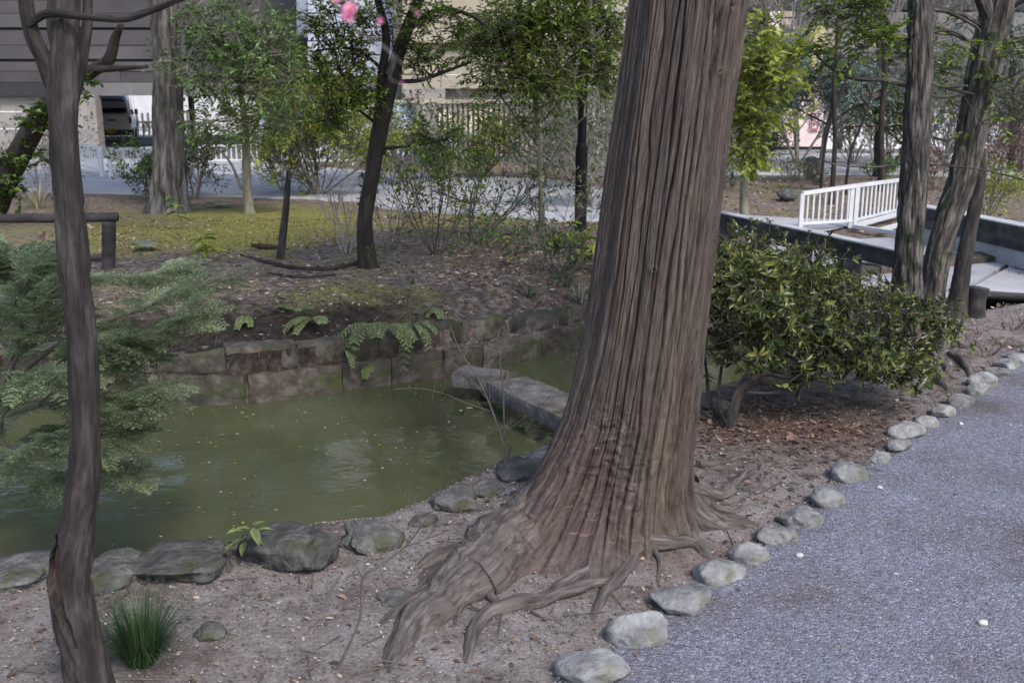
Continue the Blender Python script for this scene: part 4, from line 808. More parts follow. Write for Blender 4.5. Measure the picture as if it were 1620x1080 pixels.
# exposed roots of the pair
rt = bpy.data.objects['mossy_tree']
for k, L in enumerate([[(1440, 575, 40, .06), (1470, 590, 34, .02), (1492, 608, 26, .0), (1508, 622, 12, -.015)], [(1455, 570, 22, .05), (1480, 578, 18, .035), (1498, 588, 16, .02), (1496, 600, 10, -.01)], [(1478, 592, 14, .01), (1500, 596, 12, .005), (1522, 602, 6, -.01)], [(1500, 560, 12, .0), (1520, 572, 16, .02), (1534, 590, 14, .0), (1545, 604, 6, -.01)], [(1485, 555, 8, .0), (1510, 548, 10, .012), (1530, 552, 6, -.004)]]): root(L, rt, n=16, seed=20 + k)
# sawn stump post
sp = G(1541, 500); st = thing('stump', 'dark sawn-off stump beside the thin brown trunk', 'stump', sp); m = MB(); s_ = S(480, sp[1])
bark_tube(m, [sp - np.array((0, 0, .03)), sp + np.array((.0, 0, .1)), sp + np.array((.012, 0, 46 * s_))], [19 * s_, 16 * s_, 17 * s_], 36, .01, .08, .03, 5.); m.build('trunk', M['log'], st, smooth=True)
sp = G(442, 411)
m = MB(); bark_tube(m, [D(443, 412, sp[1]), D(450, 350, sp[1]), D(455, 300, sp[1]), D(457, 270, sp[1])], [.04, .033, .028, .024], 20, .02, .06, .04, 2.); tag(m.build('dead_tree', M['bark_left'], loc=(0, 0, 0), smooth=True), 'bare brown broken-off trunk standing in the moss', 'dead tree')

exec_marker = True
# ------------------------------------------------------------ azalea in front of the bridge
az_ = thing('azalea_bush', 'broad azalea bush with crooked grey stems right of the cedar', 'bush', G(1150, 682))
m = MB()
ab = np.array(az_.location)
az_l = [[(1150, 690, 22), (1158, 650, 20), (1175, 610, 20), (1210, 590, 14), (1250, 596, 10), (1300, 570, 8), (1340, 540, 5)], [(1158, 660, 20), (1172, 620, 16), (1190, 585, 12), (1200, 550, 9), (1215, 500, 6)],
        [(1148, 690, 18), (1140, 665, 14), (1122, 630, 10), (1118, 590, 7), (1110, 540, 5)], [(1150, 670, 12), (1138, 640, 9), (1140, 590, 7), (1150, 540, 5), (1148, 480, 4)], [(1175, 610, 12), (1190, 580, 10), (1220, 550, 7), (1260, 520, 5), (1290, 470, 3)],
        [(1125, 660, 8), (1100, 645, 8), (1075, 650, 6)], [(1180, 620, 8), (1215, 622, 7), (1245, 616, 5), (1262, 600, 4), (1255, 575, 3)], [(1290, 600, 10), (1264, 605, 8), (1262, 630, 7)], [(1262, 632, 9), (1275, 600, 8), (1310, 580, 7), (1350, 570, 6), (1400, 540, 4)], [(1290, 600, 6), (1340, 605, 7), (1390, 590, 8), (1430, 570, 6), (1450, 530, 4)], [(1300, 575, 5), (1330, 540, 4), (1360, 500, 3)]]
pts_az = []
for k, L in enumerate(az_l):
    p, r = pxpath(L, 4.85 + (k % 3) * .05, 5.0 + .12 * (k % 4)); r = r * .75; pts_az.append(bark_tube(m, p, r, 10, .02, .1, .06, k * 2.))
# fill in with grown stems
rng = np.random.default_rng(5)
for k in range(34):
    a = rng.uniform(0, 6.28); bx = D(rng.uniform(1130, 1440), rng.uniform(560, 610), rng.uniform(4.9, 5.9))
    grow(m, bx, np.array((math.cos(a) * .7, math.sin(a) * .5, .7)), .3, .007, 2, rng, 3, .6, .2)
m.build('stems', M['bark_left'], az_, smooth=True)
lm, tm = MB(), MB()
LP = np.vstack(pts_az); LP = LP[LP[:, 2] > .2]
azb = [bl(1150, 420, 50, 34, 74, 5.5, .4), bl(1210, 432, 60, 30, 80, 5.5, .4), bl(1275, 452, 56, 30, 80, 5.5, .4), bl(1335, 474, 50, 30, 70, 5.6, .4), bl(1390, 500, 50, 28, 60, 5.6, .35), bl(1440, 515, 34, 40, 44, 5.5, .25),
       bl(1135, 480, 34, 44, 50, 5.1, .25), bl(1190, 490, 50, 40, 66, 5.0, .25), bl(1255, 500, 54, 40, 70, 5.0, .25), bl(1320, 520, 50, 34, 50, 5.1, .25), bl(1380, 545, 46, 30, 36, 5.2, .25), bl(1430, 570, 40, 30, 40, 5.2, .2), bl(1340, 565, 60, 26, 44, 5.0, .2), bl(1410, 585, 44, 18, 26, 5.1, .2), bl(1280, 575, 46, 18, 22, 5.0, .2), bl(1150, 545, 40, 24, 22, 5.1, .2), bl(1455, 520, 30, 44, 36, 5.3, .2), bl(1215, 545, 60, 20, 26, 5.0, .2), bl(1120, 440, 26, 50, 40, 5.2, .2),
       bl(1180, 385, 50, 16, 22, 5.7, .3), bl(1270, 412, 50, 10, 14, 5.7, .3)]
crown(lm, tm, azb, LP, .046, .065, 7, 'whorl', .13, 0, .0018, 3.1, .38)
tag(tm.build('twigs', M['twig'], az_), kind='stuff')
# the 300 nearest leaves are parts, the rest one mass
V = lm.v; L0 = np.vstack(V).reshape(-1, 6, 3); order = np.argsort(np.linalg.norm(L0[:, 0] - np.array((0, 0, 1.6)), axis=1)); near_, rest = order[:290], order[290:]
lm2 = MB(); b0 = np.arange(len(rest))[:, None] * 6; lm2.add(L0[rest], np.vstack([b0 + np.array([0, 1, 2, 3]), b0 + np.array([0, 3, 4, 5])]))
tag(lm2.build('foliage', M['leaf_azalea'], az_), kind='stuff')
unit = MB(); leaves(unit, [(0, 0, 0)], np.array([(1., 0, 0)]), np.array([(0, 0, 1.)]), [1.], [.36]); me0 = None
def leaf_parts(arr, me_mat, parent, name='leaf', W=.36):
    global me0
    mm = MB(); leaves(mm, [(0, 0, 0)], np.array([(1., 0, 0)]), np.array([(0, 0, 1.)]), [1.], [W]); proto = mm.build(name, me_mat, parent, loc=(0, 0, 0)); me = proto.data
    first = True
    for q_ in arr:
        p = q_[0]; d = norm(q_[3] - q_[0]); L = np.linalg.norm(q_[3] - q_[0]); s__ = norm(q_[1] - q_[5]); n_ = norm(np.cross(s__, d)); s__ = np.cross(d, n_)
        o = proto if first else bpy.data.objects.new(name, me)
        if not first: C.objects.link(o); o.parent = parent
        first = False
        mt_ = Matrix(((d[0], -s__[0], n_[0]), (d[1], -s__[1], n_[1]), (d[2], -s__[2], n_[2]))).to_4x4()
        o.location = Vector([float(v) for v in p]) - parent.location; o.rotation_euler = mt_.to_euler(); o.scale = (L,) * 3
leaf_parts(L0[near_], M['leaf_azalea'], az_)

# ------------------------------------------------------------ feathery conifer over the pond, left
con = thing('conifer_bush', 'feathery blue-green conifer spreading over the pond at left', 'bush', G(-60, 870))
def frond_mesh(seed, L=.2):
    rng = np.random.default_rng(seed); m = MB(); k = 13; P_, D_, LL = [], [], []
    ax_ = np.array([(L * t_, .012 * math.sin(t_ * 3 + seed), -.05 * L / .2 * t_ * t_) for t_ in np.linspace(0, 1, k)])
    m.tube(ax_, np.linspace(.0018, .0006, k), 3, cap=False)
    for a in range(1, k):
        for sg in (-1, 1):
            bl__ = L * .42 * (1 - (a / k) ** 1.6) * rng.uniform(.7, 1.1) + .012
            d = norm(np.array((.75, sg * 1.0, rng.uniform(-.25, .1)))); n_ = 7
            for c in range(n_):
                t_ = (c + .5) / n_; base = ax_[a] + d * bl__ * t_ + np.array((0, 0, -.25 * bl__ * t_ * t_))
                for s2 in (-1, 1):
                    P_.append(base); dd = norm(d * 1.1 + s2 * np.array((-sg * d[1] * sg, d[0], 0)) * .75 + rng.normal(size=3) * .15); D_.append(dd); LL.append(.016 * rng.uniform(.7, 1.2) * (1 - .4 * t_))
    P_, D_, LL = np.array(P_), np.array(D_), np.array(LL)[:, None]
    s = norm(np.cross(D_, np.array((0, 0, 1.)) + rng.normal(size=P_.shape) * .3)); w_ = .0032
    v = np.stack([P_ - s * w_ * .6, P_ + D_ * LL * .5 - s * w_, P_ + D_ * LL, P_ + D_ * LL * .5 + s * w_], 1); b_ = np.arange(len(P_))[:, None] * 4
    m.add(v, b_ + np.array([0, 1, 2, 3])); o = m.build('frond', M['conifer'], con, loc=(0, 0, 0)); return o
protos = [frond_mesh(a) for a in range(5)]; bm_ = MB(); usedp = set(); nfr = 0; far_fr = []
stems_c = [([(20, 560, 7), (70, 500, 6), (90, 440, 4), (95, 425, 2)], 3.75, 3.7), ([(0, 620, 7), (30, 560, 6), (60, 520, 4), (75, 480, 2)], 3.6, 3.4), ([(-20, 560, 6), (10, 500, 5), (40, 450, 3), (60, 425, 2)], 3.5, 3.4), ([(-30, 700, 6), (10, 650, 5), (50, 600, 3), (80, 590, 2)], 3.5, 3.2), ([(10, 610, 6), (60, 600, 5), (110, 560, 4), (170, 540, 2)], 3.6, 3.4), ([(-60, 880, 22), (-30, 760, 18), (0, 660, 16), (20, 560, 13), (40, 470, 9), (60, 420, 5)], 3.9, 3.7), ([(10, 610, 10), (70, 560, 9), (140, 520, 8), (220, 490, 6), (290, 462, 4), (350, 441, 2)], 3.75, 3.5), ([(0, 660, 9), (70, 640, 8), (150, 630, 6), (200, 624, 4), (250, 612, 2)], 3.7, 3.35),
           ([(-20, 740, 8), (40, 700, 7), (100, 680, 6), (140, 690, 4), (190, 690, 2)], 3.6, 3.3), ([(-30, 780, 7), (30, 730, 5), (80, 690, 3)], 3.4, 3.0), ([(30, 520, 8), (90, 470, 6), (150, 440, 5), (230, 440, 3), (260, 430, 2)], 3.8, 3.8), ([(20, 560, 7), (-30, 500, 6), (-60, 440, 4)], 3.8, 3.8), ([(-30, 760, 6), (60, 760, 5), (120, 750, 3), (185, 744, 2)], 3.6, 3.4),
           ([(140, 520, 6), (190, 540, 5), (240, 530, 4), (300, 500, 2)], 3.6, 3.4), ([(40, 470, 5), (20, 440, 4), (0, 420, 2)], 3.7, 3.6), ([(60, 640, 5), (120, 590, 4), (190, 570, 3), (210, 560, 2)], 3.6, 3.5), ([(0, 700, 5), (80, 720, 4), (150, 660, 3), (190, 650, 2)], 3.5, 3.3), ([(0, 660, 6), (-40, 600, 5), (-90, 560, 3)], 3.8, 3.6)]
rng = np.random.default_rng(8)
for (L, ya, yb) in stems_c:
    p, r = pxpath(L, ya, yb); p2, r2 = smooth_path(p, r, 8); bm_.tube(p2, r2, 7, rough=.15)
    n_ = len(p2); wgt = 44 if L is not stems_c[0][0] else 12
    for c in range(wgt):
        k = int(rng.uniform(.25, 1) * (n_ - 1)); base = p2[k]; tan = norm(p2[min(k + 1, n_ - 1)] - p2[max(k - 1, 0)])
        side = norm(np.cross(tan, (0, 0, 1))) * rng.choice([-1, 1]); d = norm(tan * rng.uniform(.5, 1.1) + side * rng.uniform(.1, .9) + np.array((0, 0, rng.uniform(-.25, .35))) + rng.normal(size=3) * .12)
        if k > n_ - 4: d = norm(tan + rng.normal(size=3) * .15)
        n0 = norm(np.array((0, 0, 1.)) + rng.normal(size=3) * .25); n0 = norm(n0 - d * np.dot(n0, d)); s0 = np.cross(n0, d); mt_ = Matrix(((d[0], s0[0], n0[0]), (d[1], s0[1], n0[1]), (d[2], s0[2], n0[2]))).to_4x4()
        if nfr >= 290:
            pr = protos[nfr % 5]; nfr += 1; far_fr.append((nfr % 5, base, mt_.to_3x3(), rng.uniform(.5, .95))); continue
        pr = protos[nfr % 5]
        if (nfr % 5) in usedp: o = bpy.data.objects.new('frond', pr.data); C.objects.link(o); o.parent = con
        else: o = pr; usedp.add(nfr % 5)
        o.location = Vector([float(v) for v in base]) - con.location; o.rotation_euler = mt_.to_euler(); o.scale = (rng.uniform(.5, .95),) * 3; nfr += 1
bm_.build('stems', M['twig'], con, smooth=True)
fm = MB(); pv = []
for pr in protos:
    a_ = np.empty(len(pr.data.vertices) * 3, np.float32); pr.data.vertices.foreach_get('co', a_); pv.append((a_.reshape(-1, 3), [tuple(q_.vertices) for q_ in pr.data.polygons]))
pf4 = [(np.array([q_ for q_ in f if len(q_) == 4]), np.array([q_ for q_ in f if len(q_) == 3])) for v, f in pv]
for (k, base, m3, sc_) in far_fr: fm.add(pv[k][0] @ np.array(m3).T * sc_ + base, pf4[k][0], pf4[k][1])
tag(fm.build('foliage', M['conifer'], con), kind='stuff')

# ------------------------------------------------------------ ferns, fatsia and small plants
def fern(px, py, n_, L, lab, seed, hang=0., y=None):
    rng = np.random.default_rng(seed); b = GI(px, py) if y is None else D(px, py, y); f = thing('fern', lab, 'fern', b, 'ferns on the pond wall')
    for k in range(n_):
        a = rng.uniform(-2.7, -.4) if hang else rng.uniform(0, 6.28); LL = L * rng.uniform(.7, 1.15); m = MB(); kk = 15
        t_ = np.linspace(0, 1, kk); d = np.array((math.cos(a), math.sin(a)))
        ax_ = np.stack([d[0] * LL * t_, d[1] * LL * t_, LL * (.85 * t_ - (.55 + hang * rng.uniform(.2, 3.0)) * t_ ** 2)], 1) + b + (0, 0, .03)
        m.tube(ax_, np.linspace(.0022, .0008, kk), 3, cap=False); s = np.array((-d[1], d[0], 0)); tn = norm(np.gradient(ax_, axis=0))
        for c in range(2, kk):
            for sg in (-1, 1):
                pl = LL * .2 * math.sin(math.pi * (.15 + .85 * (1 - c / kk))) + .006; dd = norm(s * sg + tn[c] * .45 + np.array((0, 0, -.15)))
                for q_ in range(5):
                    u = (q_ + .3) / 5; bp = ax_[c] + dd * pl * u
                    leaves(m, [bp, bp], np.array([dd * .6 + tn[c], dd * .6 - tn[c]]), np.array([(0, 0, 1.)] * 2), pl * .32 * (1 - .6 * u) + .004, .009, .1, .1)
        m.build('frond', M['fern'], f)
fern(603, 528, 5, .33, 'large arching fern over the wall top left of the slab bridge', 1, .3)
fern(500, 515, 4, .24, 'pale fern clump on the bank, left neighbour of the large one', 2, .2)
fern(585, 585, 5, .13, 'small bright fern growing low out of the wall joints', 3, .3, y=6.55)
fern(470, 500, 5, .13, 'tiny yellow-green fern on top of the bank', 4)
fern(650, 530, 6, .2, 'pale fern right of the large arching one', 5, .5)
fern(690, 498, 4, .12, 'small pale fern on the bank above the landing stone', 7, .2)
fern(545, 560, 3, .11, 'small yellowish fern hanging in a wall joint', 9, .4, y=6.42)
fern(392, 510, 4, .12, 'tiny fern hanging on the dark bank over the left wall blocks', 6, .3)
def debris_bank():
    rng = np.random.default_rng(91); m = MB()
    for k in range(110):
        x_ = rng.uniform(-4, .6); F = float(np.interp(x_, WALL[:, 0], WALL[:, 1])); b = np.array((x_, F + rng.uniform(.02, .35), 0)); b[2] = max(gz(b[0], b[1]), .09)
        grow(m, b, (rng.normal() * .6, -1, rng.uniform(-.3, .5)), rng.uniform(.08, .22), .0016, 1, rng, 2, .5, -.25)
    tag(m.build('bank_debris', M['twig']), kind='stuff')
debris_bank()
def blades(name, px, py, n_, L, wd, mt, lab, cat, spread=.7, seed=0, kind=True, tops=None, group=None):
    rng = np.random.default_rng(seed); b = GI(px, py) if py < 600 else G(px, py); t = thing(name, lab, cat, b, group); m = MB(); kk = 6
    for k in range(n_):
        a = rng.uniform(0, 6.28); sp_ = spread * rng.uniform(.15, 1); LL = L * rng.uniform(.5, 1.1); r0 = rng.uniform(0, .04) * L / .25
        tt = np.linspace(0, 1, kk); d = np.array((math.cos(a), math.sin(a), 0.)); s = np.array((-d[1], d[0], 0))
        c = b + d * r0 + np.outer(tt * LL * sp_, d) + np.outer(LL * (tt * 1.0 - tt ** 2 * sp_ * .75), (0, 0, 1)); w_ = wd * (1 - tt ** 1.5)[:, None] + .0004
        v = np.concatenate([c - s * w_ / 2, c + s * w_ / 2]); q_ = [(i_, i_ + 1, kk + i_ + 1, kk + i_) for i_ in range(kk - 1)]; m.add(v, q_)
    tag(m.build('blades', mt, t), kind='stuff'); return t
blades('grass_tuft', 225, 1050, 750, .27, .0024, M['grass'], 'tuft of fine dark green grass at the foot of the near thin trunk', 'grass', .8, 1)
blades('strap_leaf_plant', 918, 492, 34, .22, .014, M['strap'], 'clump of pale striped strap leaves on the wall top beside the cedar', 'plant', .9, 2)
blades('strap_leaf_plant', 895, 455, 60, .3, .008, M['leaf_grey'], 'low grey-green grassy clump behind the striped strap leaves', 'plant', 1., 3)
blades('strap_leaf_plant', 835, 470, 50, .26, .007, M['leaf_grey'], 'sparse grassy clump on the bank left of the striped leaves', 'plant', 1.1, 4)
blades('dry_grass', 60, 330, 60, .6, .012, M['drygrass'], 'long dry pale grass blades behind the log rail', 'grass', .8, 5)
blades('dry_grass', 130, 345, 30, .5, .01, M['drygrass'], 'few dry blades right behind the near trunk', 'grass', .9, 6)
def leafy_plant(name, px, py, h, n_, L, mt, lab, seed, W=.4, y=None, ang=.6, group=None, cat='plant', stemr=.003):
    rng = np.random.default_rng(seed); b = G(px, py); t = thing(name, lab, cat, b, group); m = MB(); kk = 5
    tt = np.linspace(0, 1, kk); ax_ = b + np.outer(tt * h, (0, 0, 1)) + np.outer(tt ** 2 * h * .2, (rng.normal(), rng.normal(), 0)); m.tube(ax_, np.linspace(stemr, stemr * .5, kk), 5); m.build('stem', M['twig'], t)
    lm = MB(); a = np.arange(n_) * 2.4; hh = np.linspace(.35, 1, n_); pos = np.stack([np.interp(hh, tt, ax_[:, i_]) for i_ in range(3)], 1)
    d = np.stack([np.cos(a), np.sin(a), np.full(n_, ang) + rng.normal(size=n_) * .2], 1); Ls = L * rng.uniform(.7, 1.15, n_); leaves(lm, pos, d, np.tile((0, 0, 1.), (n_, 1)), Ls, Ls * W, .12, .3)
    leaf_parts(np.vstack(lm.v).reshape(-1, 6, 3), mt, t, W=W); return t
leafy_plant('seedling', 385, 885, .17, 12, .1, M['fern'], 'leafy seedling growing between the dark shore boulders', 3, .3, ang=.25)
leafy_plant('seedling', 330, 412, .22, 14, .16, M['leaf_yellow'], 'yellow-green seedling on the moss left of the broken-off stem', 4, .35, ang=.1)
leafy_plant('seedling', 287, 362, .38, 16, .13, M['leaf_mid'], 'glossy seedling in front of the thick grey trunk', 5, .4, ang=.2)
leafy_plant('seedling', 810, 420, .26, 14, .1, M['leaf_yellow'], 'small yellowish seedling in the litter below the twiggy shrubs', 8, .4, ang=.2)
def bigleaf(px, py, r_, lab, seed, mt):
    rng = np.random.default_rng(seed); b = G(px, py); t = thing('broad_leaf_plant', lab, 'plant', b); m = MB(); k = 18
    a = np.linspace(0, 2 * math.pi, k, endpoint=False); rr = r_ * (1 - .55 * np.exp(-((a - math.pi) / .35) ** 2)) * (1 + .05 * np.sin(a * 5)); c = b + np.array((0, 0, .07))
    v = np.vstack([c, c + np.stack([np.cos(a) * rr, np.sin(a) * rr, .02 * np.cos(a * 3)], 1)]); m.add(v, t=[(0, i_ + 1, (i_ + 1) % k + 1) for i_ in range(k)]); m.build('leaf', mt, t)
    m = MB(); m.tube([b - (0, 0, .02), c], .003, 5); m.build('stem', M['fern'], t)
bigleaf(230, 396, .15, 'single pale round leaf lying low on the moss', 1, M['strap']); bigleaf(348, 328, .2, 'round butterbur-like leaf at the road edge beside the pale slim trunk', 2, M['fern'])
# fatsia with palmate leaves
fb = G(905, 425); fat = thing('fatsia', 'fatsia with big hand-shaped leaves between lamp post and cedar', 'shrub', fb); rng = np.random.default_rng(2); m = MB()
def palm_leaf(sz):
    m = MB(); k = 8
    for q_ in range(k):
        a = -2.1 + 4.2 * q_ / (k - 1); L = sz * (1 - .25 * abs(a) / 2.1); leaves(m, [(0, 0, 0)], np.array([(math.cos(a), math.sin(a), -.1)]), np.array([(0, 0, 1.)]), [L], [L * .42], .12, .25)
    return m
pm = None
for k, (px, py, sz) in enumerate([(900, 368, .17), (925, 378, .2), (880, 385, .17), (915, 398, .16), (935, 362, .2), (948, 385, .18), (868, 378, .13), (905, 350, .1), (930, 405, .13)]):
    p = D(px, py, fb[1] + rng.uniform(-.25, .1)); m.tube([fb, (fb + p) / 2 + np.array((0, 0, .08)), p], [.008, .005, .003], 5)
    if pm is None: o = palm_leaf(1.).build('leaf', M['leaf_yellow'], fat, loc=(0, 0, 0)); pm = o.data
    else: o = bpy.data.objects.new('leaf', pm); C.objects.link(o); o.parent = fat
    o.location = Vector([float(v) for v in p]) - fat.location; o.scale = (sz,) * 3; o.rotation_euler = (rng.uniform(-.2, .7), rng.uniform(-.3, .3), rng.uniform(-2.6, -.6))
m.build('stems', M['twig'], fat)

# traced bare twigs in front
def traced(name, lab, lines, mt, y, cat='twig', base=None, sub=0, seed=1):
    t = thing(name, lab, cat, base if base is not None else D(lines[0][0][0], lines[0][0][1], y)); m = MB(); rng = np.random.default_rng(seed)
    for L in lines:
        yy = L[-1] if isinstance(L[-1], (tuple,)) and len(L[-1]) == 2 else (y, y); pts_ = L[:-1] if yy is L[-1] else L
        p, r = pxpath(pts_, yy[0], yy[1]); p2, r2 = smooth_path(p, r * .62, 6); m.tube(p2, r2, 6, rough=.12, seed=seed)
        for _ in range(sub):
            k = rng.integers(2, len(p2) - 1); grow(m, p2[k], norm(p2[k] - p2[k - 1]) + rng.normal(size=3) * .5, .08, .0012, 1, rng, 2, .5, .0)
    m.build('branches', mt, t, smooth=True); return t
g = G(800, 752)
traced('bare_sapling', 'leafless forked sapling rising from the shore left of the cedar', [[(806, 756, 8), (800, 738, 8), (797, 705, 5), (775, 640, 4), (752, 592, 4), (728, 555, 3), (712, 515, 3)], [(800, 738, 7), (807, 705, 5), (799, 690, 4), (796, 620, 4), (793, 555, 4), (826, 520, 3), (868, 490, 2)], [(793, 558, 3), (760, 548, 2), (728, 547, 2)], [(790, 690, 2), (830, 660, 2), (855, 640, 2)],
        [(775, 650, 2), (740, 638, 2), (700, 622, 2), (660, 614, 2), (622, 616, 2)], [(770, 630, 2), (745, 600, 2), (712, 570, 2)], [(700, 622, 2), (704, 598, 1.5), (698, 570, 1.5), (682, 638, 1.5)], [(752, 592, 2), (790, 600, 2), (820, 636, 1.5), (832, 655, 1.5)], [(775, 640, 2), (776, 590, 1.5), (800, 560, 1.5)]], M['twig'], g[1] - .0, 'sapling', g, 1, 3)
g = G(520, 1078)
traced('bare_sapling', 'crooked leafless stem leaning up in front of the big root', [[(515, 1090, 8), (545, 1035, 8), (570, 975, 8), (574, 915, 7), (600, 895, 6), (640, 865, 5), (668, 830, 4), (690, 800, 3)], [(574, 915, 5), (560, 890, 3), (540, 862, 2), (520, 850, 2)], [(640, 865, 4), (680, 850, 3), (720, 835, 2)], [(600, 895, 3), (606, 915, 2), (612, 922, 2)], [(668, 830, 3), (655, 800, 2), (662, 780, 1.5)]], M['twig'], 2.62, 'sapling', g, 1, 5)
g = G(700, 410)

# flowering twig hanging in from the top
ft = traced('flowering_twig', 'thin blurred branch with small pink blossoms hanging in at the top', [[(480, -60, 4), (540, 20, 3), (575, 55, 2.5), (612, 78, 2.5), (623, 100, 2.2), (616, 122, 1.8), (634, 134, 1.5)], [(575, 55, 1.5), (612, 78, 1.5), (640, 105, 1.5), (660, 122, 1.2), (720, 130, 1)], [(540, 20, 1.5), (570, 10, 1.2), (600, 26, 1.2), (604, 35, 1.2)], [(480, -60, 2), (560, -20, 1.8), (640, 10, 1.5), (665, 22, 1)], [(520, -5, 1.5), (530, -2, 1.2)]], M['twig_pale'], .85, 'flowering twig', D(480, -60, .85), 0)
for k, (px, py, sz) in enumerate([(555, 16, .02), (550, 27, .018), (603, 34, .009), (531, -2, .013), (636, 131, .005), (661, 22, .006)]):
    sz *= .36; p = D(px, py, .84); m = MB(); nrm_ = norm(np.array((random.uniform(-.6, .6), -1, random.uniform(-.5, .5)))); s1 = norm(np.cross(nrm_, (0, 0, 1))); s2 = np.cross(nrm_, s1)
    for q_ in range(11):
        a = q_ * 2 * math.pi / 5 + (.6 if q_ > 4 else 0); d = math.cos(a) * s1 + math.sin(a) * s2 + nrm_ * (.3 if q_ < 5 else .9); leaves(m, [p], np.array([d]), np.array([nrm_]), [sz * (1 if q_ < 5 else .7)], [sz * .95], .15, -.2)
    fo = m.build('flower', M['petal'], ft); m = MB(); m.tube([p, p + nrm_ * sz * .5], sz * .12, 6); o = m.build('stamens', M['stamen'], fo, loc=None); o.location = (0, 0, 0); 
    for v in o.data.vertices: v.co = v.co + fo.location * 0 - Vector((0, 0, 0))
    o.data.transform(Matrix.Translation(-Vector(ft.location)))

# shrubs on the island
twig_shrub('twiggy_shrub', 'many-stemmed shrub with sparse leaves right of the dark forked tree', G(690, 402), 1.5, .5, 7, M['twig'], 'shrubs on the island', 3, .009, 3, M['leaf_bright'], 1, 1100, .05)
twig_shrub('twiggy_shrub', 'arching twiggy shrub with small dark leaves between forked tree and slender tree', G(745, 385), 1.3, .7, 6, M['twig'], 'shrubs on the island', 3, .01, 3, M['leaf_bright'], 2, 900, .05, lean=(.5, 0, 0))
twig_shrub('twiggy_shrub', 'low leafy shrub in the litter beneath the arching one', G(775, 425), .6, .8, 6, M['twig_red'], 'shrubs on the island', 2, .006, 3, M['leaf_mid'], 3, 300, .05)
twig_shrub('twiggy_shrub', 'thin shrub with narrow leaves left of the lamp post', G(875, 400), 1.1, .5, 6, M['twig'], 'shrubs on the island', 3, .007, 3, M['leaf_grey'], 4, 500, .06)
twig_shrub('twiggy_shrub', 'sprawling low shrub in front of the lamp post foot', G(880, 440), .5, 1.0, 7, M['twig'], 'shrubs on the island', 2, .006, 3, M['leaf_grey'], 5, 420, .055)
twig_shrub('twiggy_shrub', 'bare pale stems left of the dark forked tree', G(548, 400), 1.2, .35, 7, M['twig_pale'], 'shrubs on the island', 2, .006, 3, None, 6)
twig_shrub('twiggy_shrub', 'tall thin bare stem in front of the wall left of the slab bridge', G(655, 500), .7, .1, 2, M['twig'], 'shrubs on the island', 2, .006, 2, M['leaf_dark'], 7, 40, .04)
twig_shrub('twiggy_shrub', 'leafy twigs climbing beside the base of the dark forked tree', G(615, 398), .9, .3, 4, M['twig'], 'shrubs on the island', 3, .006, 3, M['leaf_dark'], 9, 260, .05)
twig_shrub('twiggy_shrub', 'glossy dark shrub left of the thick grey trunk', G(236, 320), .95, .45, 8, M['twig'], 'shrubs near the road', 3, .012, 3, M['leaf_dark'], 10, 1100, .08)
twig_shrub('twiggy_shrub', 'bare-stemmed shrub with dark leaves right of the thick grey trunk', G(308, 316), 1.1, .4, 7, M['twig'], 'shrubs near the road', 3, .012, 3, M['leaf_grey'], 11, 900, .08)
twig_shrub('twiggy_shrub', 'yellow-green bush with bare lower stems by the road', G(505, 310), 2.1, .8, 13, M['twig'], 'shrubs near the road', 3, .016, 4, M['leaf_yellow'], 12, 9500, .075)
yb = [o for o in bpy.data.objects if str(o.get('label', '')).startswith('yellow-green bush with bare')][0]
lm, tm = MB(), MB(); b_ = np.array(yb.location)
crown(lm, tm, [bl(470, 228, 44, 32, 70, b_[1], .6), bl(530, 222, 50, 34, 90, b_[1] - .1, .6), bl(495, 200, 50, 22, 50, b_[1], .5), bl(560, 245, 30, 20, 30, b_[1], .4)], [b_ + (0, 0, .5), b_ + (.3, 0, .9), b_ + (-.4, 0, .9), b_ + (.1, 0, 1.2)], .06, .28, 9, clump=.25, tw=.003)
tag(lm.build('crown', M['leaf_yellow'], yb), kind='stuff'); tag(tm.build('twigs', M['twig'], yb), kind='stuff')
twig_shrub('twiggy_shrub', 'grey bare twiggy bush behind the yellow-green one', G(450, 305), 1.7, .6, 9, M['twig_pale'], 'shrubs near the road', 3, .012, 4, M['leaf_yellow'], 13, 900, .06)
twig_shrub('twiggy_shrub', 'grey tangle of stems behind the log rail', G(60, 318), 1.5, .7, 9, M['twig_pale'], 'shrubs near the road', 3, .011, 4, M['leaf_grey'], 14, 500, .07)
twig_shrub('twiggy_shrub', 'pale sparse bush across the road behind the forked tree', G(640, 290), 1.6, .6, 9, M['twig_pale'], 'shrubs across the road', 3, .018, 4, M['leaf_grey'], 15, 1500, .09)
for k, (px, py, h_, mt, lab) in enumerate([(760, 283, 1.3, 'leaf_yellow', 'grey-green bush across the road in front of the slatted fence'), (840, 284, 2.2, 'leaf_bright', 'dark bush across the road behind the slender tree'), (905, 284, 2.8, 'leaf_grey', 'dull green thicket behind the lamp post'), (965, 300, 3.0, 'leaf_grey', 'grey thicket touching the left edge of the cedar'), (700, 285, 1.1, 'leaf_blue', 'low bluish bush right of the beige pillar'), (940, 330, 1.7, 'leaf_grey', 'narrow-leaved bush beside the lamp post on the road edge')]):
    twig_shrub('roadside_bush', lab, G(px, py), h_, .7, 9, M['twig_pale'] if k % 2 else M['twig'], 'bushes across the road', 3, .016, 4, M[mt], 30 + k, 1900, .085, cat='bush')
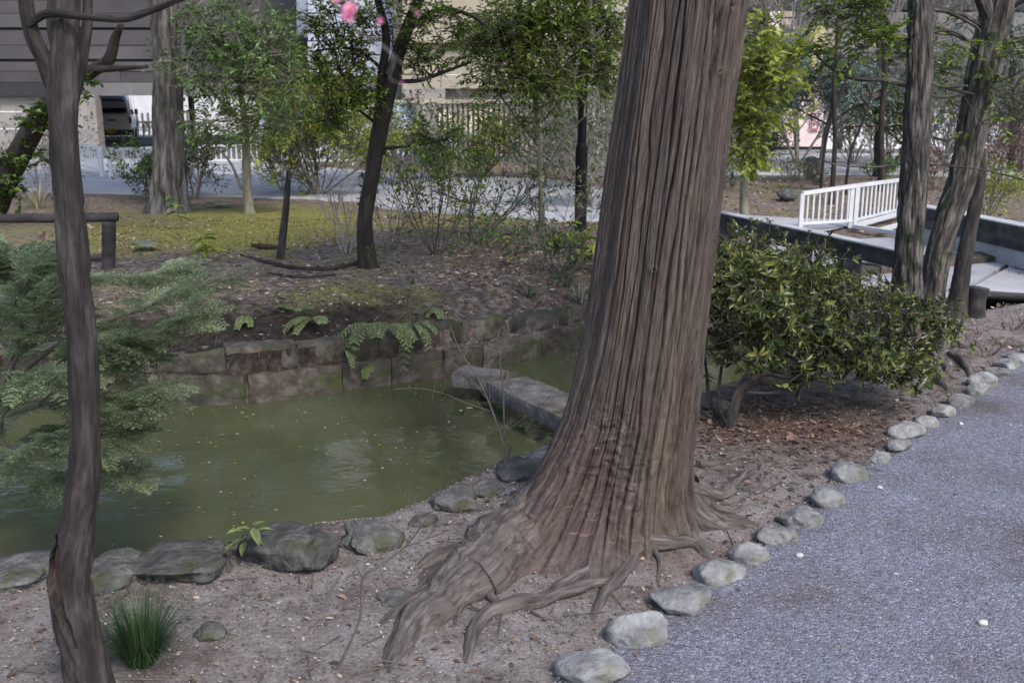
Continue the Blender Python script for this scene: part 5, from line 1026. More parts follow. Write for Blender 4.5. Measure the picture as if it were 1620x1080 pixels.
# right side background
twig_shrub('twiggy_shrub', 'reddish bare twig shrub beside the bridge deck at the right edge', G(1592, 470), .42, .7, 8, M['twig_red'], 'small shrubs by the bridge', 2, .004, 4, None, 40)
for k, (px, py, lab) in enumerate([(1595, 520, 'tiny dead shrub furthest right on the bare soil'), (1560, 560, 'tiny dead shrub above the big kerb stones'), (1530, 540, 'tiny dead shrub close to the exposed roots')]):
    twig_shrub('twiggy_shrub', lab, G(px, py), .22, .9, 8, M['twig_red'], 'small shrubs by the bridge', 2, .003, 3, M['litter'], 41 + k, 40, .03)
twig_shrub('twiggy_shrub', 'yellow-green leafy shrub in front of the far parapet', np.append(P(1560, 345, .0)[:2], .0), 1.0, .6, 8, M['twig'], 'small shrubs by the bridge', 3, .008, 3, M['leaf_yellow'], 45, 900, .07)
twig_shrub('twiggy_shrub', 'low fern-like shrub behind the white railing', G(1385, 285), .5, .9, 8, M['twig'], 'bushes on the right bank', 2, .008, 3, M['leaf_mid'], 46, 500, .08)
for k, (px, py, h_, mt, n_, tw_, lab) in enumerate([(1215, 262, 1.2, 'leaf_dark', 1300, 'twig', 'low dark bush on the far side of the yard right of the cedar'), (1150, 300, 1.0, 'leaf_blue', 800, 'twig', 'bluish shrub touching the right edge of the cedar'), (1260, 300, .8, 'leaf_grey', 300, 'twig', 'sparse low shrub left of the dark standing stone'),
        (1350, 262, 2.6, 'leaf_grey', 1100, 'twig_pale', 'bare grey thicket behind the white railing'), (1410, 256, 2.8, 'leaf_grey', 1500, 'twig', 'tall thin thicket left of the close pair of trunks'), (1490, 262, 2.8, 'leaf_grey', 900, 'twig_pale', 'bare grey thicket seen between the close pair of trunks'), (1560, 268, 2.6, 'leaf_grey', 900, 'twig_pale', 'bare pale thicket right of the leaning trunk'), (1610, 275, 2.4, 'leaf_dark', 1300, 'twig', 'dark thicket at the right edge above the parapet'), (1590, 300, 1.2, 'litter', 500, 'twig_red', 'rust-brown low shrub at the right edge'), (1480, 300, .9, 'litter', 400, 'twig_red', 'brown low shrub behind the far parapet')]):
    twig_shrub('thicket', lab, G(px, py), h_, .65, 10, M[tw_], 'thickets on the right bank', 3, .015 * h_ / 2, 4, M[mt], 50 + k, n_, .08, cat='thicket')
# background trees right
def bgtree(name, lab, px, py, y, h, blobs, lmname, leaf=.1, K=1., tr=.12, lean=0, bark='bark_dark', group='trees beyond the right bank'):
    tr_px = tr / S(py, y); p0 = (px, py, tr_px * 1.3)
    tree(name, lab, [p0, (px + lean * .3, py - h * .33, tr_px), (px + lean * .7, py - h * .66, tr_px * .8), (px + lean, py - h, tr_px * .5)], y, M[bark],
         limbs=[([(px + lean * .4, py - h * .45, tr_px * .5), (px + 50, py - h * .7, tr_px * .3), (px + 80, py - h * .85, tr_px * .15)], (y, y - .8)), ([(px + lean * .5, py - h * .5, tr_px * .5), (px - 50, py - h * .75, tr_px * .3), (px - 80, py - h * .9, tr_px * .15)], (y, y + .8))],
         blobs=[bl(a, b, c, d, int(e * K), y + f) for a, b, c, d, e, f in blobs], leafm=M[lmname], leaf=leaf, spray=.34, per=8, n=12, step=.15, flare=.2, group=group, clump=.35, tw=.006)
bgtree('background_tree', 'blue-green tree spreading above the pink wall', 1297, 262, 20, 130, [(1270, 130, 50, 26, 90, 0), (1330, 125, 60, 26, 110, -.5), (1390, 140, 60, 26, 90, 0), (1250, 165, 30, 14, 26, .3), (1350, 160, 70, 14, 60, 0), (1240, 90, 30, 30, 40, 1)], 'leaf_blue', .1, 1.2, .1, 25, 'bark_big')
bgtree('background_tree', 'dark green tree behind the left trunk of the pair', 1390, 262, 22, 220, [(1400, 180, 46, 30, 90, 0), (1360, 195, 34, 22, 40, 0), (1410, 90, 40, 50, 70, .5), (1420, 220, 30, 22, 40, 0), (1470, 110, 40, 60, 70, 0)], 'leaf_dark', .1, 1., .16)
bgtree('background_tree', 'bluish tree at the upper right edge', 1600, 262, 24, 260, [(1600, 60, 60, 60, 110, 0), (1560, 160, 60, 40, 60, 0), (1620, 180, 40, 40, 60, 0), (1500, 60, 40, 50, 60, .5), (1500, 160, 40, 30, 36, .5)], 'leaf_blue', .11, .8, .14)
bgtree('background_tree', 'dull green tree top left of the yellow column', 1210, 255, 23, 230, [(1235, 110, 34, 40, 60, 0), (1190, 90, 40, 60, 60, .5), (1240, 190, 24, 24, 30, 0), (1170, 20, 40, 30, 40, 0)], 'leaf_grey', .1, .9, .12)
for k, (L, lab) in enumerate([([(1318, 288, 9), (1321, 220, 8), (1319, 150, 8), (1324, 60, 6), (1330, -30, 4)], 'thin dark trunk right of the pink wall'), ([(1300, 278, 6), (1304, 240, 5), (1312, 200, 5), (1330, 150, 4), (1350, 90, 3)], 'thin crooked stem beside the dark standing stone'),
        ([(1338, 290, 5), (1346, 240, 5), (1366, 190, 4), (1385, 130, 3), (1410, 60, 2)], 'thin stem leaning right behind the white railing'), ([(1398, 270, 12), (1394, 200, 11), (1400, 120, 10), (1396, 20, 8), (1400, -60, 6)], 'dark trunk in the gap left of the close pair'), ([(1160, 296, 7), (1156, 230, 6), (1162, 150, 5), (1170, 60, 3)], 'thin trunk showing right beside the cedar')]):
    tree('thin_background_tree', lab, L, 16.5 + .7 * k, M['bark_dark'], n=8, step=.2, flare=.2, group='thin trunks on the right bank')
# bare tree: twigs in the top right
twig_shrub('bare_tree', 'bare grey-twigged tree in front of the upper right windows', G(1262, 262), 5.6, .5, 7, M['twig_pale'], 'bare trees', 4, .035, 4, None, 71, cat='tree')
twig_shrub('bare_tree', 'low bare tree with fine grey twigs between the close pair of trunks', G(1500, 266), 3.6, .8, 7, M['twig_pale'], 'bare trees', 4, .022, 4, None, 74, cat='tree')
twig_shrub('bare_tree', 'bare spreading tree left of the close pair, above the white railing', G(1385, 268), 4.4, .6, 6, M['twig_pale'], 'bare trees', 4, .022, 4, M['leaf_grey'], 75, 700, .08, cat='tree')
twig_shrub('bare_tree', 'bare tree with fine pale twigs right of the leaning trunk', G(1580, 262), 4.2, .6, 6, M['twig_pale'], 'bare trees', 4, .03, 4, None, 72, cat='tree')
# hedge masses behind everything at left and centre
bgtree('background_tree', 'green tree behind the lamp post top', 960, 265, 24, 260, [(960, 60, 70, 60, 80, 0), (990, 160, 40, 50, 50, 0), (1010, 230, 30, 40, 30, 0)], 'leaf_grey', .11, 1, .1, 0, 'bark_big', 'trees beyond the road')

# ------------------------------------------------------------ lamp post, log rail
lb = G(918, 378); lp = thing('lamp_post', 'slim black lamp post standing left of the cedar', 'lamp post', lb); s_ = S(300, lb[1])
m = MB(); m.tube([lb - (0, 0, .05), lb + (0, 0, .95)], 9.5 * s_, 20); m.tube([lb + (0, 0, .95), lb + (0, 0, 1.0)], [9.5 * s_, 7 * s_], 20, cap=False); m.build('base', M['black_metal'], lp, smooth=False)
m = MB(); m.tube([lb + (0, 0, .98), lb + (.02, 0, 3.4)], 7 * s_, 20); m.build('pole', M['black_metal'], lp)
m = MB(); m.tube([lb + (.02, 0, 3.4), lb + (.02, 0, 3.45), lb + (.02, 0, 3.8), lb + (.02, 0, 3.95)], [.06, .16, .2, .05], 16); m.build('lantern', M['white_wall'], lp)
rb = G(172, 425); fe = thing('log_rail', 'dark log rail on a post behind the feathery conifer', 'fence', rb); y = rb[1]
for (y0, w_) in ((345, 15), (409, 12)):
    m = MB(); bark_tube(m, [D(-700, y0 + 6, y + .3), D(-200, y0 + 2, y + .1), D(90, y0, y), D(186 if y0 == 345 else 172, y0 - 2, y)], [w_ * S(y0, y) / 2] * 4, 20, .04, .05, .02, y0); m.build('rail', M['log'], fe, smooth=True)
for px in (172, -320):
    m = MB(); bark_tube(m, [D(px, 440, y), D(px, 350, y)], [10.5 * S(400, y)] * 2, 20, .03, .05, .02, px); m.build('post', M['log'], fe, smooth=True)
m = MB(); p = D(64, 410, y); m.tube([p, D(70, 366, y)], .012, 6); m.build('stake', M['twig_red'], fe)

# ------------------------------------------------------------ concrete bridge on the right
br = thing('concrete_bridge', 'pale concrete footbridge with dark low parapet behind the azalea', 'bridge', (3.9, 9, 0))
def prism(mb, poly, z0, z1):
    k = len(poly); v = [(a, b, z0) for a, b in poly] + [(a, b, z1) for a, b in poly]; n0 = mb.n
    mb.add(v, [(i_, (i_ + 1) % k, k + (i_ + 1) % k, k + i_) for i_ in range(k)], [(k, k + i_, k + i_ + 1) for i_ in range(1, k - 1)] + [(0, i_ + 1, i_) for i_ in range(1, k - 1)])
NA, NB = np.array((3.3, 8.0)), np.array((2.36, 11.4))
FA, FB = np.array((5.25, 9.2)), np.array((4.95, 12.4))
e0 = P(1512, 463, .03)[:2]; e1 = P(1640, 390, .03)[:2]
m = MB(); prism(m, [tuple(NA - (0.05, .1)), tuple(e0), tuple(e1), tuple(e1 + (.2, 1.4)), (5.3, 12.6), tuple(NB + (-.05, 0.1))], -.12, .03); m.build('deck', M['concrete_pale'], br)
def parapet(A, B, z0, z1, wd, name, mt, top=True):
    m = MB(); a = (*A, (z0 + z1) / 2); b = (*B, (z0 + z1) / 2); m.bar(a, b, wd, z1 - z0); m.build(name, mt, br)
    if top: m = MB(); m.bar((*A, z1 + .008), (*B, z1 + .008), wd + .01, .014); m.build('coping', M['concrete_top'], br)
parapet(NA, NB, .3, .44, .12, 'parapet_beam', M['concrete_dark'])
parapet(FA, FB, .2, .44, .18, 'parapet_beam', M['concrete_dark'])
dn = (NB - NA) / np.linalg.norm(NB - NA)
for k in range(5):
    c = NA + dn * (.15 + k * .8); m = MB(); m.box((c[0] - .08, c[1] - .1, -.3), (c[0] + .08, c[1] + .1, .3)); m.build('post', M['concrete_dark'], br)
parapet(FA, FB, .03, .2, .16, 'parapet_wall', M['concrete_pale'], False)
pr_ = thing('side_parapet', 'low dark concrete wall with pale top right of the bridge', 'wall', (*FA, 0)); m = MB(); q1 = FA + (.1, 0); q2 = np.array((8.5, 12.0)); m.bar((*q1, .2), (*q2, .2), .2, .44); m.build('wall', M['concrete_dark'], pr_); m = MB(); m.bar((*q1, .43), (*q2, .43), .22, .02); m.build('coping', M['concrete_top'], pr_)
# asphalt apron right of the deck and dark timber edging
m = MB(); a0, a1 = e0 + (.02, -.02), e1 + (.05, -.05); v = [(a0[0], a0[1], .018), (a0[0] + .35, a0[1] - .1, .018), (a1[0] + 2.0, a1[1] - 1.4, .02), (a1[0] + 2, a1[1] + .5, .02), (a1[0], a1[1], .02)]; m.add(v, t=[(0, 1, 2), (0, 2, 3), (0, 3, 4)]); tag(m.build('paving', M['road']), kind='structure')
k0 = thing('timber_edging', 'dark low edging log where the soil meets the bridge paving', 'edging', (4.0, 8.6, 0)); m = MB(); bark_tube(m, [P(1500, 462, .02), P(1560, 466, .02), P(1625, 470, .02), P(1700, 475, .02)], [.035] * 4, 16, .05, .08, .04, 3.); m.build('log', M['log'], k0, smooth=True)
# white railing beyond the bridge
wr = thing('white_railing', 'white metal railing in two panels beyond the bridge', 'railing', P(1348, 358, .03)); wb = [P(1266, 362, .03), P(1348, 357, .03), P(1424, 338, .03)]
zt = [D(1266, 306, wb[0][1])[2], D(1348, 294, wb[1][1])[2], D(1424, 284, wb[2][1])[2]]
for a in (0, 1):
    A_, B_ = wb[a].copy(), wb[a + 1].copy(); A2, B2 = A_.copy(), B_.copy(); A2[2] = zt[a]; B2[2] = zt[a + 1]; A3, B3 = A_ + (0, 0, .07), B_ + (0, 0, .07)
    m = MB(); m.bar(A2, B2, .05, .05); m.build('top_rail', M['white_metal'], wr); m = MB(); m.bar(A3, B3, .035, .035); m.build('bottom_rail', M['white_metal'], wr)
    n_ = 9 if a == 0 else 12
    for k in range(1, n_):
        u = k / n_; q0 = A3 * (1 - u) + B3 * u; q1 = A2 * (1 - u) + B2 * u; m = MB(); m.box((q0[0] - .011, q0[1] - .011, q0[2] + .017), (q0[0] + .011, q0[1] + .011, q1[2] - .024)); m.build('baluster', M['white_metal'], wr)
for k, (x_, zt_) in enumerate(zip(wb, zt)):
    for dx in ((-.035, .035) if k == 1 else (0,)): m = MB(); m.box((x_[0] + dx - .026, x_[1] - .026, 0), (x_[0] + dx + .026, x_[1] + .026, zt_ + .0)); m.build('post', M['white_metal'], wr)
wf = thing('metal_lattice', 'flat white metal frame lying beside the white railing', 'frame', P(1400, 355, .06)); m = MB()
fp = [P(1352, 358, .06), P(1440, 372, .06), P(1530, 345, .06), P(1425, 338, .06)]
for a in range(4): m.bar(fp[a] + (0, 0, .002 * a), fp[(a + 1) % 4] + (0, 0, .002 * a), .07, .05)
m.bar((fp[0] + fp[1]) / 2 + (0, 0, .01), (fp[2] + fp[3]) / 2 + (0, 0, .01), .06, .05); m.build('bars', M['white_metal'], wf)
# standing stones on the right bank
for (px, py, w_, h_, lab) in [(1282, 285, 26, 40, 'dark upright stone on the right bank beyond the bridge'), (1298, 293, 22, 16, 'low stone at the foot of the dark upright one'), (1245, 318, 34, 22, 'mossy low rock on the soil left of the white railing')]:
    g = G(px, py); s_ = S(py, g[1]); m = stone_mb((w_ * s_ / 2, .2, h_ * s_ / 2), int(px), .2); o = m.build('bank_rock', M['stone_shore'], loc=(0, 0, 0), smooth=True); o.location = (g[0], g[1], g[2] + h_ * s_ * .4); tag(o, lab, 'rock', 'rocks on the right bank')

# ------------------------------------------------------------ buildings
def wbox(name, px0, px1, pyt, pyb, y, dep, mt, parent, k=0):    # a wall piece filling a photo rectangle at distance y
    a = D(px0, pyb, y); b = D(px1, pyt, y); cc = D(px0, pyt, y)
    x0 = (px0 - 810) * S((pyt + pyb) / 2, y); x1 = (px1 - 810) * S((pyt + pyb) / 2, y)
    m = MB(); m.box((x0, y, a[2]), (x1, y + dep, b[2])); return m.build(name, mt, parent)
hl = thing('boarded_building', 'grey boarded building on stilts over the car park at upper left', 'building', (-14, 34, 0))
rows = [(-26, -.7), (0, 21.3), (22, 43.5), (48, 71.3), (72, 93.5), (98, 112.3), (113, 130.3)]
for (a, b_) in rows:
    for (x0, x1) in ((-420, -80), (-79, 118), (119, 262), (263, 396)) if a % 2 == 0 else ((-420, -10), (-9, 190), (191, 396)):
        wbox('board', x0, x1, a, b_, 34 + random.uniform(-.03, .03), .12, M['board'], hl)
    wbox('board', 397, 486, a, b_, 34.02, .12, M['board'], hl)
m = MB(); zt_, zb_ = 9.2, D(0, 132, 34)[2]; x0, x1 = (-420 - 810) * S(60, 34), (486 - 810) * S(60, 34)
m.box((x0, 34.15, zb_), (x1, 41, zt_)); m.build('wall', M['dark_wall'], hl)
for k in range(7):                          # boards higher up, beyond the frame
    z0 = D(0, -28, 34)[2] + .02 + k * .46
    m = MB(); m.box((x0, 34, z0), (x1, 34.12, z0 + .42)); m.build('board', M['board'], hl)
wbox('beam', -420, 486, 131, 151, 33.9, .4, M['grey_wall'], hl); wbox('beam', -420, 100, 131, 152, 33.7, .19, M['dark_wall'], hl)
for a in ((152, 176), (178, 203), (205, 236)): wbox('panel', -420, 108, a[0], a[1], 33.95, .2, M['beige_grey'], hl)
wbox('pillar', 110, 154, 150, 246, 33.6, .5, M['beige_grey'], hl); wbox('pillar', 300, 306, 151, 240, 40, .3, M['grey_wall'], hl)
m = MB(); m.tube([D(490, 60, 33.6), D(490, -60, 33.6)], .42, 24); m.build('round_duct', M['white_wall'], hl, smooth=True)
# white wall behind the car park, hedge, small pickets
ww = thing('white_wall', 'bright white wall at the back of the car park', 'wall', (-14, 52, 0)); 
for k in range(9): m = MB(); m.box((-32 + k * 3.2, 52, 0), (-28.82 + k * 3.2, 52.3, 4.2 + .0)); m.build('panel', M['white_wall'], ww)
pf = thing('picket_fence', 'small pale picket fence behind the grey van', 'fence', (-18, 47, 0)); 
for k in range(26): x_ = -21.5 + k * .26; m = MB(); m.box((x_, 47, .1), (x_ + .1, 47.03, 1.45 + .1 * math.sin(k))); m.build('picket', M['board_pale'], pf)
m = MB(); m.box((-21.5, 47.04, .9), (-14.9, 47.08, 1.0)); m.build('rail', M['board_pale'], pf)
hd = thing('low_hedge', 'low yellowish hedge under the small picket fence', 'hedge', (-17, 46, .2)); lm, tm = MB(), MB()
crown(lm, tm, [((-20 + k * .8, 46, .65), (.6, .35, .4), 40) for k in range(8)], [(-20 + k * .8, 46, .2) for k in range(8)], .1, .2, 7); tag(tm.build('twigs', M['twig'], hd), kind='stuff'); tag(lm.build('foliage', M['leaf_yellow'], hd), kind='stuff')
m = MB(); m.box((-18.5, 42.5, .2), (-9, 42.8, .42)); tag(m.build('car_park_kerb', M['concrete_top']), kind='structure')

# wood added far behind the buildings to darken the pond's reflection
lm, tm = MB(), MB(); rng = np.random.default_rng(77)
for k in range(34):
    x_ = -62 + k * 3.1; h_ = rng.uniform(13, 20); y_ = rng.uniform(58, 66)
    tm.tube([(x_, y_, 0), (x_ + .3, y_, h_ * .5), (x_, y_, h_ * .85)], [.3, .22, .08], 6)
    crown(lm, tm, [((x_, y_, h_ * .62), (2.4, 2, h_ * .36), 90)], [(x_, y_, h_ * .3), (x_, y_, h_ * .5), (x_, y_, h_ * .8)], .5, 1.1, 6, clump=1.2, tw=.02, aspect=.7)
w1 = tm.build('added_wood_trunks', M['bark_dark']); tag(w1, kind='stuff'); tag(lm.build('wood', M['leaf_dark']), kind='stuff')

# centre building
hc = thing('beige_building', 'beige building with slatted screen and pale shutter beyond the road', 'building', (0, 29, 0))
for (a, b_) in [(-26, -2), (0, 20), (22, 42), (44, 64), (66, 86), (88, 108), (110, 121)]: wbox('board', 487, 634, a, b_, 31 + random.uniform(-.02, .02), .12, M['board_pale'], hc)
wbox('beam', 400, 634, 123, 158, 30.9, .5, M['grey_wall'], hc)
for k, x_ in enumerate(range(636, 1010, 62)):
    wbox('panel', x_, x_ + 61, 119, 139, 29, .3, M['beige'], hc)
    for (a, b_) in [(-24, 20), (22, 68), (70, 117)]: wbox('panel', x_, x_ + 61, a, b_, 29.3 + (.0 if a != 70 else .25), .3, M['beige'], hc)
wbox('lintel', 636, 704, 140, 160, 28.95, .4, M['beige_grey'], hc); wbox('lintel', 705, 1010, 140, 160, 29.25, .3, M['grey_wall'], hc); wbox('sill', 636, 1010, 158, 163, 28.85, .4, M['beige'], hc)
wbox('pillar', 661, 691, 163, 262, 28.7, .5, M['beige_grey'], hc)
for k in range(24): x_ = 600 + k * 2.5; wbox('shutter_slat', x_, x_ + 2.2, 160, 262, 29.1 + .03 * (k % 2), .06, M['shutter_blue'], hc)
for k in range(38):
    x_ = 694 + k * 8.1; wbox('slat', x_, x_ + 4.4, 165, 262, 29.0, .06, M['slat_light'], hc)
wbox('screen_backing', 693, 1008, 164, 262, 29.1, .05, M['slat_dark'], hc)
m = MB(); m.box((-3.4, 30, 3), (4.2, 38, 17)); m.build('wall', M['beige'], hc)
for k in range(22): z0 = D(0, -28, 31)[2] + .05 + k * .46; m = MB(); m.box(((487 - 810) * S(60, 31), 31, z0), ((634 - 810) * S(60, 31), 31.12, z0 + .42)); m.build('board', M['board_pale'], hc)
m = MB(); m.box(((487 - 810) * S(60, 31), 31.16, D(0, 122, 31)[2]), ((634 - 810) * S(60, 31), 38, 17)); m.build('core', M['dark_wall'], hc)
for k, x_ in enumerate((548, 556, 566)): wbox('pole', x_, x_ + 3, 160, 255, 29.6, .06, M['dark_wall'], hc)
wbox('shutter', 410, 545, 158, 262, 32, .1, M['white_wall'], hc)
# right building
hr = thing('right_building', 'beige building with yellow column and pink lower wall behind the right trees', 'building', (10, 34, 0))
wbox('wall', 1010, 1216, -26, 262, 36, .3, M['beige_grey'], hr)
wbox('shadow_band', 1010, 2300, -30, 16, 34.4, .4, M['dark_wall'], hr)  # shadow across the top, painted as a dark strip of wall
for (a, b_, c, d, mt, yy) in [(1218, 1234, 18, 46, 'pink_wall', 34), (1236, 1258, 18, 27, 'beige', 34.2), (1236, 1258, 30, 46, 'beige', 34.2), (1259, 1284, 18, 46, 'dark_wall', 34.2), (1218, 1262, 48, 118, 'beige_grey', 34.3), (1263, 1284, 48, 150, 'grey_wall', 34.3), (1302, 1327, 46, 56, 'beige', 34.1), (1302, 1327, 58, 84, 'beige', 34.1), (1328, 1345, 40, 130, 'grey_wall', 33.9), (1346, 1374, 52, 82, 'beige', 34.1), (1376, 1402, 52, 82, 'beige', 34.1), (1302, 1327, 86, 150, 'grey_wall', 34.3), (1346, 1620, 84, 150, 'dark_wall', 34.4), (1404, 1620, 20, 82, 'grey_wall', 34.3), (1240, 1262, 120, 150, 'dark_wall', 34.2)]:
    wbox('panel', a, b_, c, d, yy, .2, M[mt], hr)  # the low dark panels are an open space, its shade put into colour
wbox('yellow_column', 1285, 1301, 42, 150, 33.8, .4, M['yellow_wall'], hr)
m = MB(); zb_ = D(0, 152, 34)[2]; m.box((4.5, 34.8, zb_), (34, 42, 16)); m.build('core', M['dark_wall'], hr)
m = MB(); m.box((4.5, 34.3, D(0, -32, 34)[2]), (34, 34.75, 16)); m.build('upper_storey', M['beige_grey'], hr)
wbox('pink_wall', 1232, 1302, 152, 232, 31, .3, M['pink_wall'], hr)
for (a, b_) in ((1304, 1326), (1336, 1352), (1356, 1384), (1388, 1440), (1446, 1500), (1505, 1580)): wbox('panel', a, b_, 170, 236, 32.5, .1, M['white_wall'], hr)
sg = thing('red_sign', 'red and white upright sign on the pink wall', 'sign', D(1290, 190, 30.9)); wbox('board', 1283, 1296, 178, 206, 30.92, .05, M['white_wall'], sg)
for (a, b_, c, d) in ((1284, 1285.2, 179, 205), (1293.8, 1295, 179, 205), (1285.4, 1293.6, 179, 180.4), (1285.4, 1293.6, 203.4, 205), (1287, 1292, 184, 185.4), (1289, 1290.2, 186, 192), (1287, 1292, 194, 195.4), (1287, 1288.2, 196, 200)): wbox('stroke', a, b_, c, d, 30.9, .02, M['red_sign'], sg)

# white railings by the road
def railing(lab, A, B, h, n_, mt=M['white_metal'], group='white railings by the road'):
    A = np.array(A, float); B = np.array(B, float); t = thing('white_railing', lab, 'railing', A, group)
    for z in (h - .03, .12): m = MB(); m.bar(A + (0, 0, z), B + (0, 0, z), .045, .05); m.build('rail', mt, t)
    k2 = 0
    for k in range(n_ + 1):
        q_ = A + (B - A) * k / n_; post = k in (0, n_) or k % 10 == 0; w_ = .035 if post else .014
        m = MB(); m.box((q_[0] - w_, q_[1] - w_, q_[2] + (0 if post else .146)), (q_[0] + w_, q_[1] + w_, q_[2] + (h if post else h - .056))); m.build('post' if post else 'baluster', mt, t)
A_ = P(176, 281, .23); B_ = P(252, 276, .23); railing('white railing in front of the grey van, left of the thick grey trunk', A_, B_, D(176, 234, A_[1])[2] - .23, 7)
A_ = P(318, 262, .23); B_ = P(478, 259, .23); railing('long white railing behind the slim pale-trunked evergreen', A_, B_, D(318, 229, A_[1])[2] - .23, 20)
A_ = P(484, 262, .23); B_ = P(560, 262, .23); railing('white railing behind the yellow-green bush', A_, B_, .5, 10)
A_ = P(125, 268, .23); B_ = P(162, 280, .23); railing('narrow white lattice gate right of the near trunk', A_, B_, D(125, 225, A_[1])[2] - .23, 9)
# white pipe / kerb line by the road
m = MB(); m.tube([P(330, 276, .26), P(470, 272, .26)], .05, 8); tag(m.build('white_pipe', M['white_metal'], loc=(0, 0, 0)), 'white pipe lying along the foot of the long railing', 'pipe')

# ------------------------------------------------------------ van
vx, vy = (180 - 810) * S(232, 40.5), 40.5
van = thing('parked_van', 'small grey van with dark rear window parked under the building', 'van', (vx, vy, .25)); W_ = .74; LV = 3.3
def vbox(name, lo, hi, mt, par=None, bev=0, skew=0):
    m = MB(); m.box(lo, hi); o = m.build(name, mt, loc=(0, 0, 0)); o.parent = par or van
    return o
# body: cross sections along the length, rounded roof and sloping tail
secs = []; 
for (yy, zt_, w_, zs) in [(0.0, 1.05, .70, .9), (.05, 1.12, .735, .95), (.16, 1.55, .72, .95), (.34, 1.8, .70, .95), (.7, 1.86, .70, .95), (2.2, 1.86, .70, .95), (2.75, 1.4, .72, .95), (3.05, 1.02, .73, .9), (3.3, .85, .70, .8)]:
    zb__ = .26; pr2 = []
    for sx in (1, -1):
        L_ = [(W_ * .97 * (w_ / .735), zb__), (W_ * 1.0 * (w_ / .735), zb__ + .2), (W_ * (w_ / .735), min(zs, zt_ - .1)), (W_ * .86 * (w_ / .735) if zt_ > 1.3 else W_ * .95 * (w_ / .735), zt_ - .08), (W_ * .72 * (w_ / .735), zt_)]
        pr2 += [(sx * a, b) for a, b in (L_ if sx == 1 else L_[::-1])]
    secs.append([(a, yy, b) for a, b in pr2])
V = np.array(secs); k = V.shape[1]; m = MB(); i_ = np.arange(len(secs) - 1)[:, None]; j_ = np.arange(k)[None]; j2 = (j_ + 1) % k
m.add(V, np.stack([i_ * k + j_, i_ * k + j2, (i_ + 1) * k + j2, (i_ + 1) * k + j_], -1)); n0 = (len(secs) - 1) * k
m.t.append(np.array([(0, q_ + 1, q_) for q_ in range(1, k - 1)] + [(n0, n0 + q_, n0 + q_ + 1) for q_ in range(1, k - 1)])); o = m.build('body', M['van_paint'], loc=(0, 0, 0), smooth=False); o.parent = van
def quad(name, pts4, mt, th_=.01):
    m = MB(); p = np.array(pts4, float); nn = norm(np.cross(p[1] - p[0], p[3] - p[0])); v = np.vstack([p, p + nn * th_]); m.add(v, [(3, 2, 1, 0), (4, 5, 6, 7), (0, 1, 5, 4), (1, 2, 6, 5), (2, 3, 7, 6), (3, 0, 4, 7)]); o = m.build(name, mt, loc=(0, 0, 0)); o.parent = van; return o
quad('rear_window', [(-.58, .045, 1.14), (.58, .045, 1.14), (.53, .235, 1.66), (-.53, .235, 1.66)], M['glass'], .012)
for sx in (-1, 1):
    quad('side_window', [(sx * .742, .45, 1.08), (sx * .742, 1.25, 1.08), (sx * .66, 1.25, 1.66), (sx * .66, .45, 1.66)][::sx], M['glass'], .01)
    quad('side_window', [(sx * .742, 1.35, 1.08), (sx * .742, 2.2, 1.08), (sx * .66, 2.1, 1.66), (sx * .66, 1.35, 1.66)][::sx], M['glass'], .01)
    vbox('tail_lamp', (sx * .7 - .05, -.03, .74), (sx * .7 + .05, .03, 1.0), M['lamp_red'])
    vbox('mirror', (sx * .82 - .06, 2.3, 1.1), (sx * .82 + .06, 2.4, 1.3), M['van_dark'])
vbox('rear_bumper', (-.74, -.09, .28), (.74, .02, .5), M['van_dark']); vbox('number_plate', (-.2, -.112, .36), (.14, -.092, .53), M['plate']); vbox('door_handle', (-.14, -.03, .84), (.14, .0, .9), M['van_dark']); vbox('wiper', (-.02, -.01, 1.15), (.4, .02, 1.17), M['rubber'])
quad('windscreen', [(.6, 2.78, 1.36), (-.6, 2.78, 1.36), (-.56, 2.28, 1.8), (.56, 2.28, 1.8)], M['glass'], .01)
for sx in (-1, 1):
    for yy in (.5, 2.65):
        m = MB(); m.tube([(sx * .76 - .08, yy, .27), (sx * .76 - .07, yy, .27), (sx * .76 - .0, yy, .27), (sx * .76 + .01, yy, .27)], [.2, .275, .275, .24], 24); o = m.build('wheel', M['rubber'], loc=(0, 0, 0)); o.parent = van
        m = MB(); m.tube([(sx * .775, yy, .27), (sx * .79, yy, .27)], .15, 16); o2 = m.build('hubcap', M['white_metal'], loc=(0, 0, 0)); o2.parent = o
van.rotation_euler.z = R(17)

# ------------------------------------------------------------ litter, gravel grains, floating leaves
def scatter(name, n_, fx, mt, Ls, kind='stuff', W=.5, lift=.004, tilt=.35, seed=1):
    rng = np.random.default_rng(seed); pts = fx(rng, n_); x_, y_ = pts[:, 0], pts[:, 1]; z_ = th(x_, y_) + lift + rng.random(len(x_)) * .006; a = rng.random(len(x_)) * 6.28; m = MB()
    L = Ls * rng.lognormal(0, .3, len(x_)); d = np.stack([np.cos(a), np.sin(a), rng.normal(size=len(x_)) * tilt * .5], 1); nn = np.array((0, 0, 1.)) + rng.normal(size=(len(x_), 3)) * tilt
    leaves(m, np.stack([x_, y_, z_], 1), d, nn, L, L * W, .12, rng.uniform(-.3, .3)); return tag(m.build(name, mt), kind='stuff')
def pick(rng, n_, x0, x1, y0, y1, dens):
    x_ = rng.uniform(x0, x1, n_ * 4); y_ = rng.uniform(y0, y1, n_ * 4); k = rng.random(n_ * 4) < dens(x_, y_); p = np.stack([x_[k], y_[k]], 1); return p[:n_]
F_ = lambda x: np.interp(x, WALL[:, 0], WALL[:, 1]); N_ = lambda x: np.interp(x, SHORE[:, 0], SHORE[:, 1])
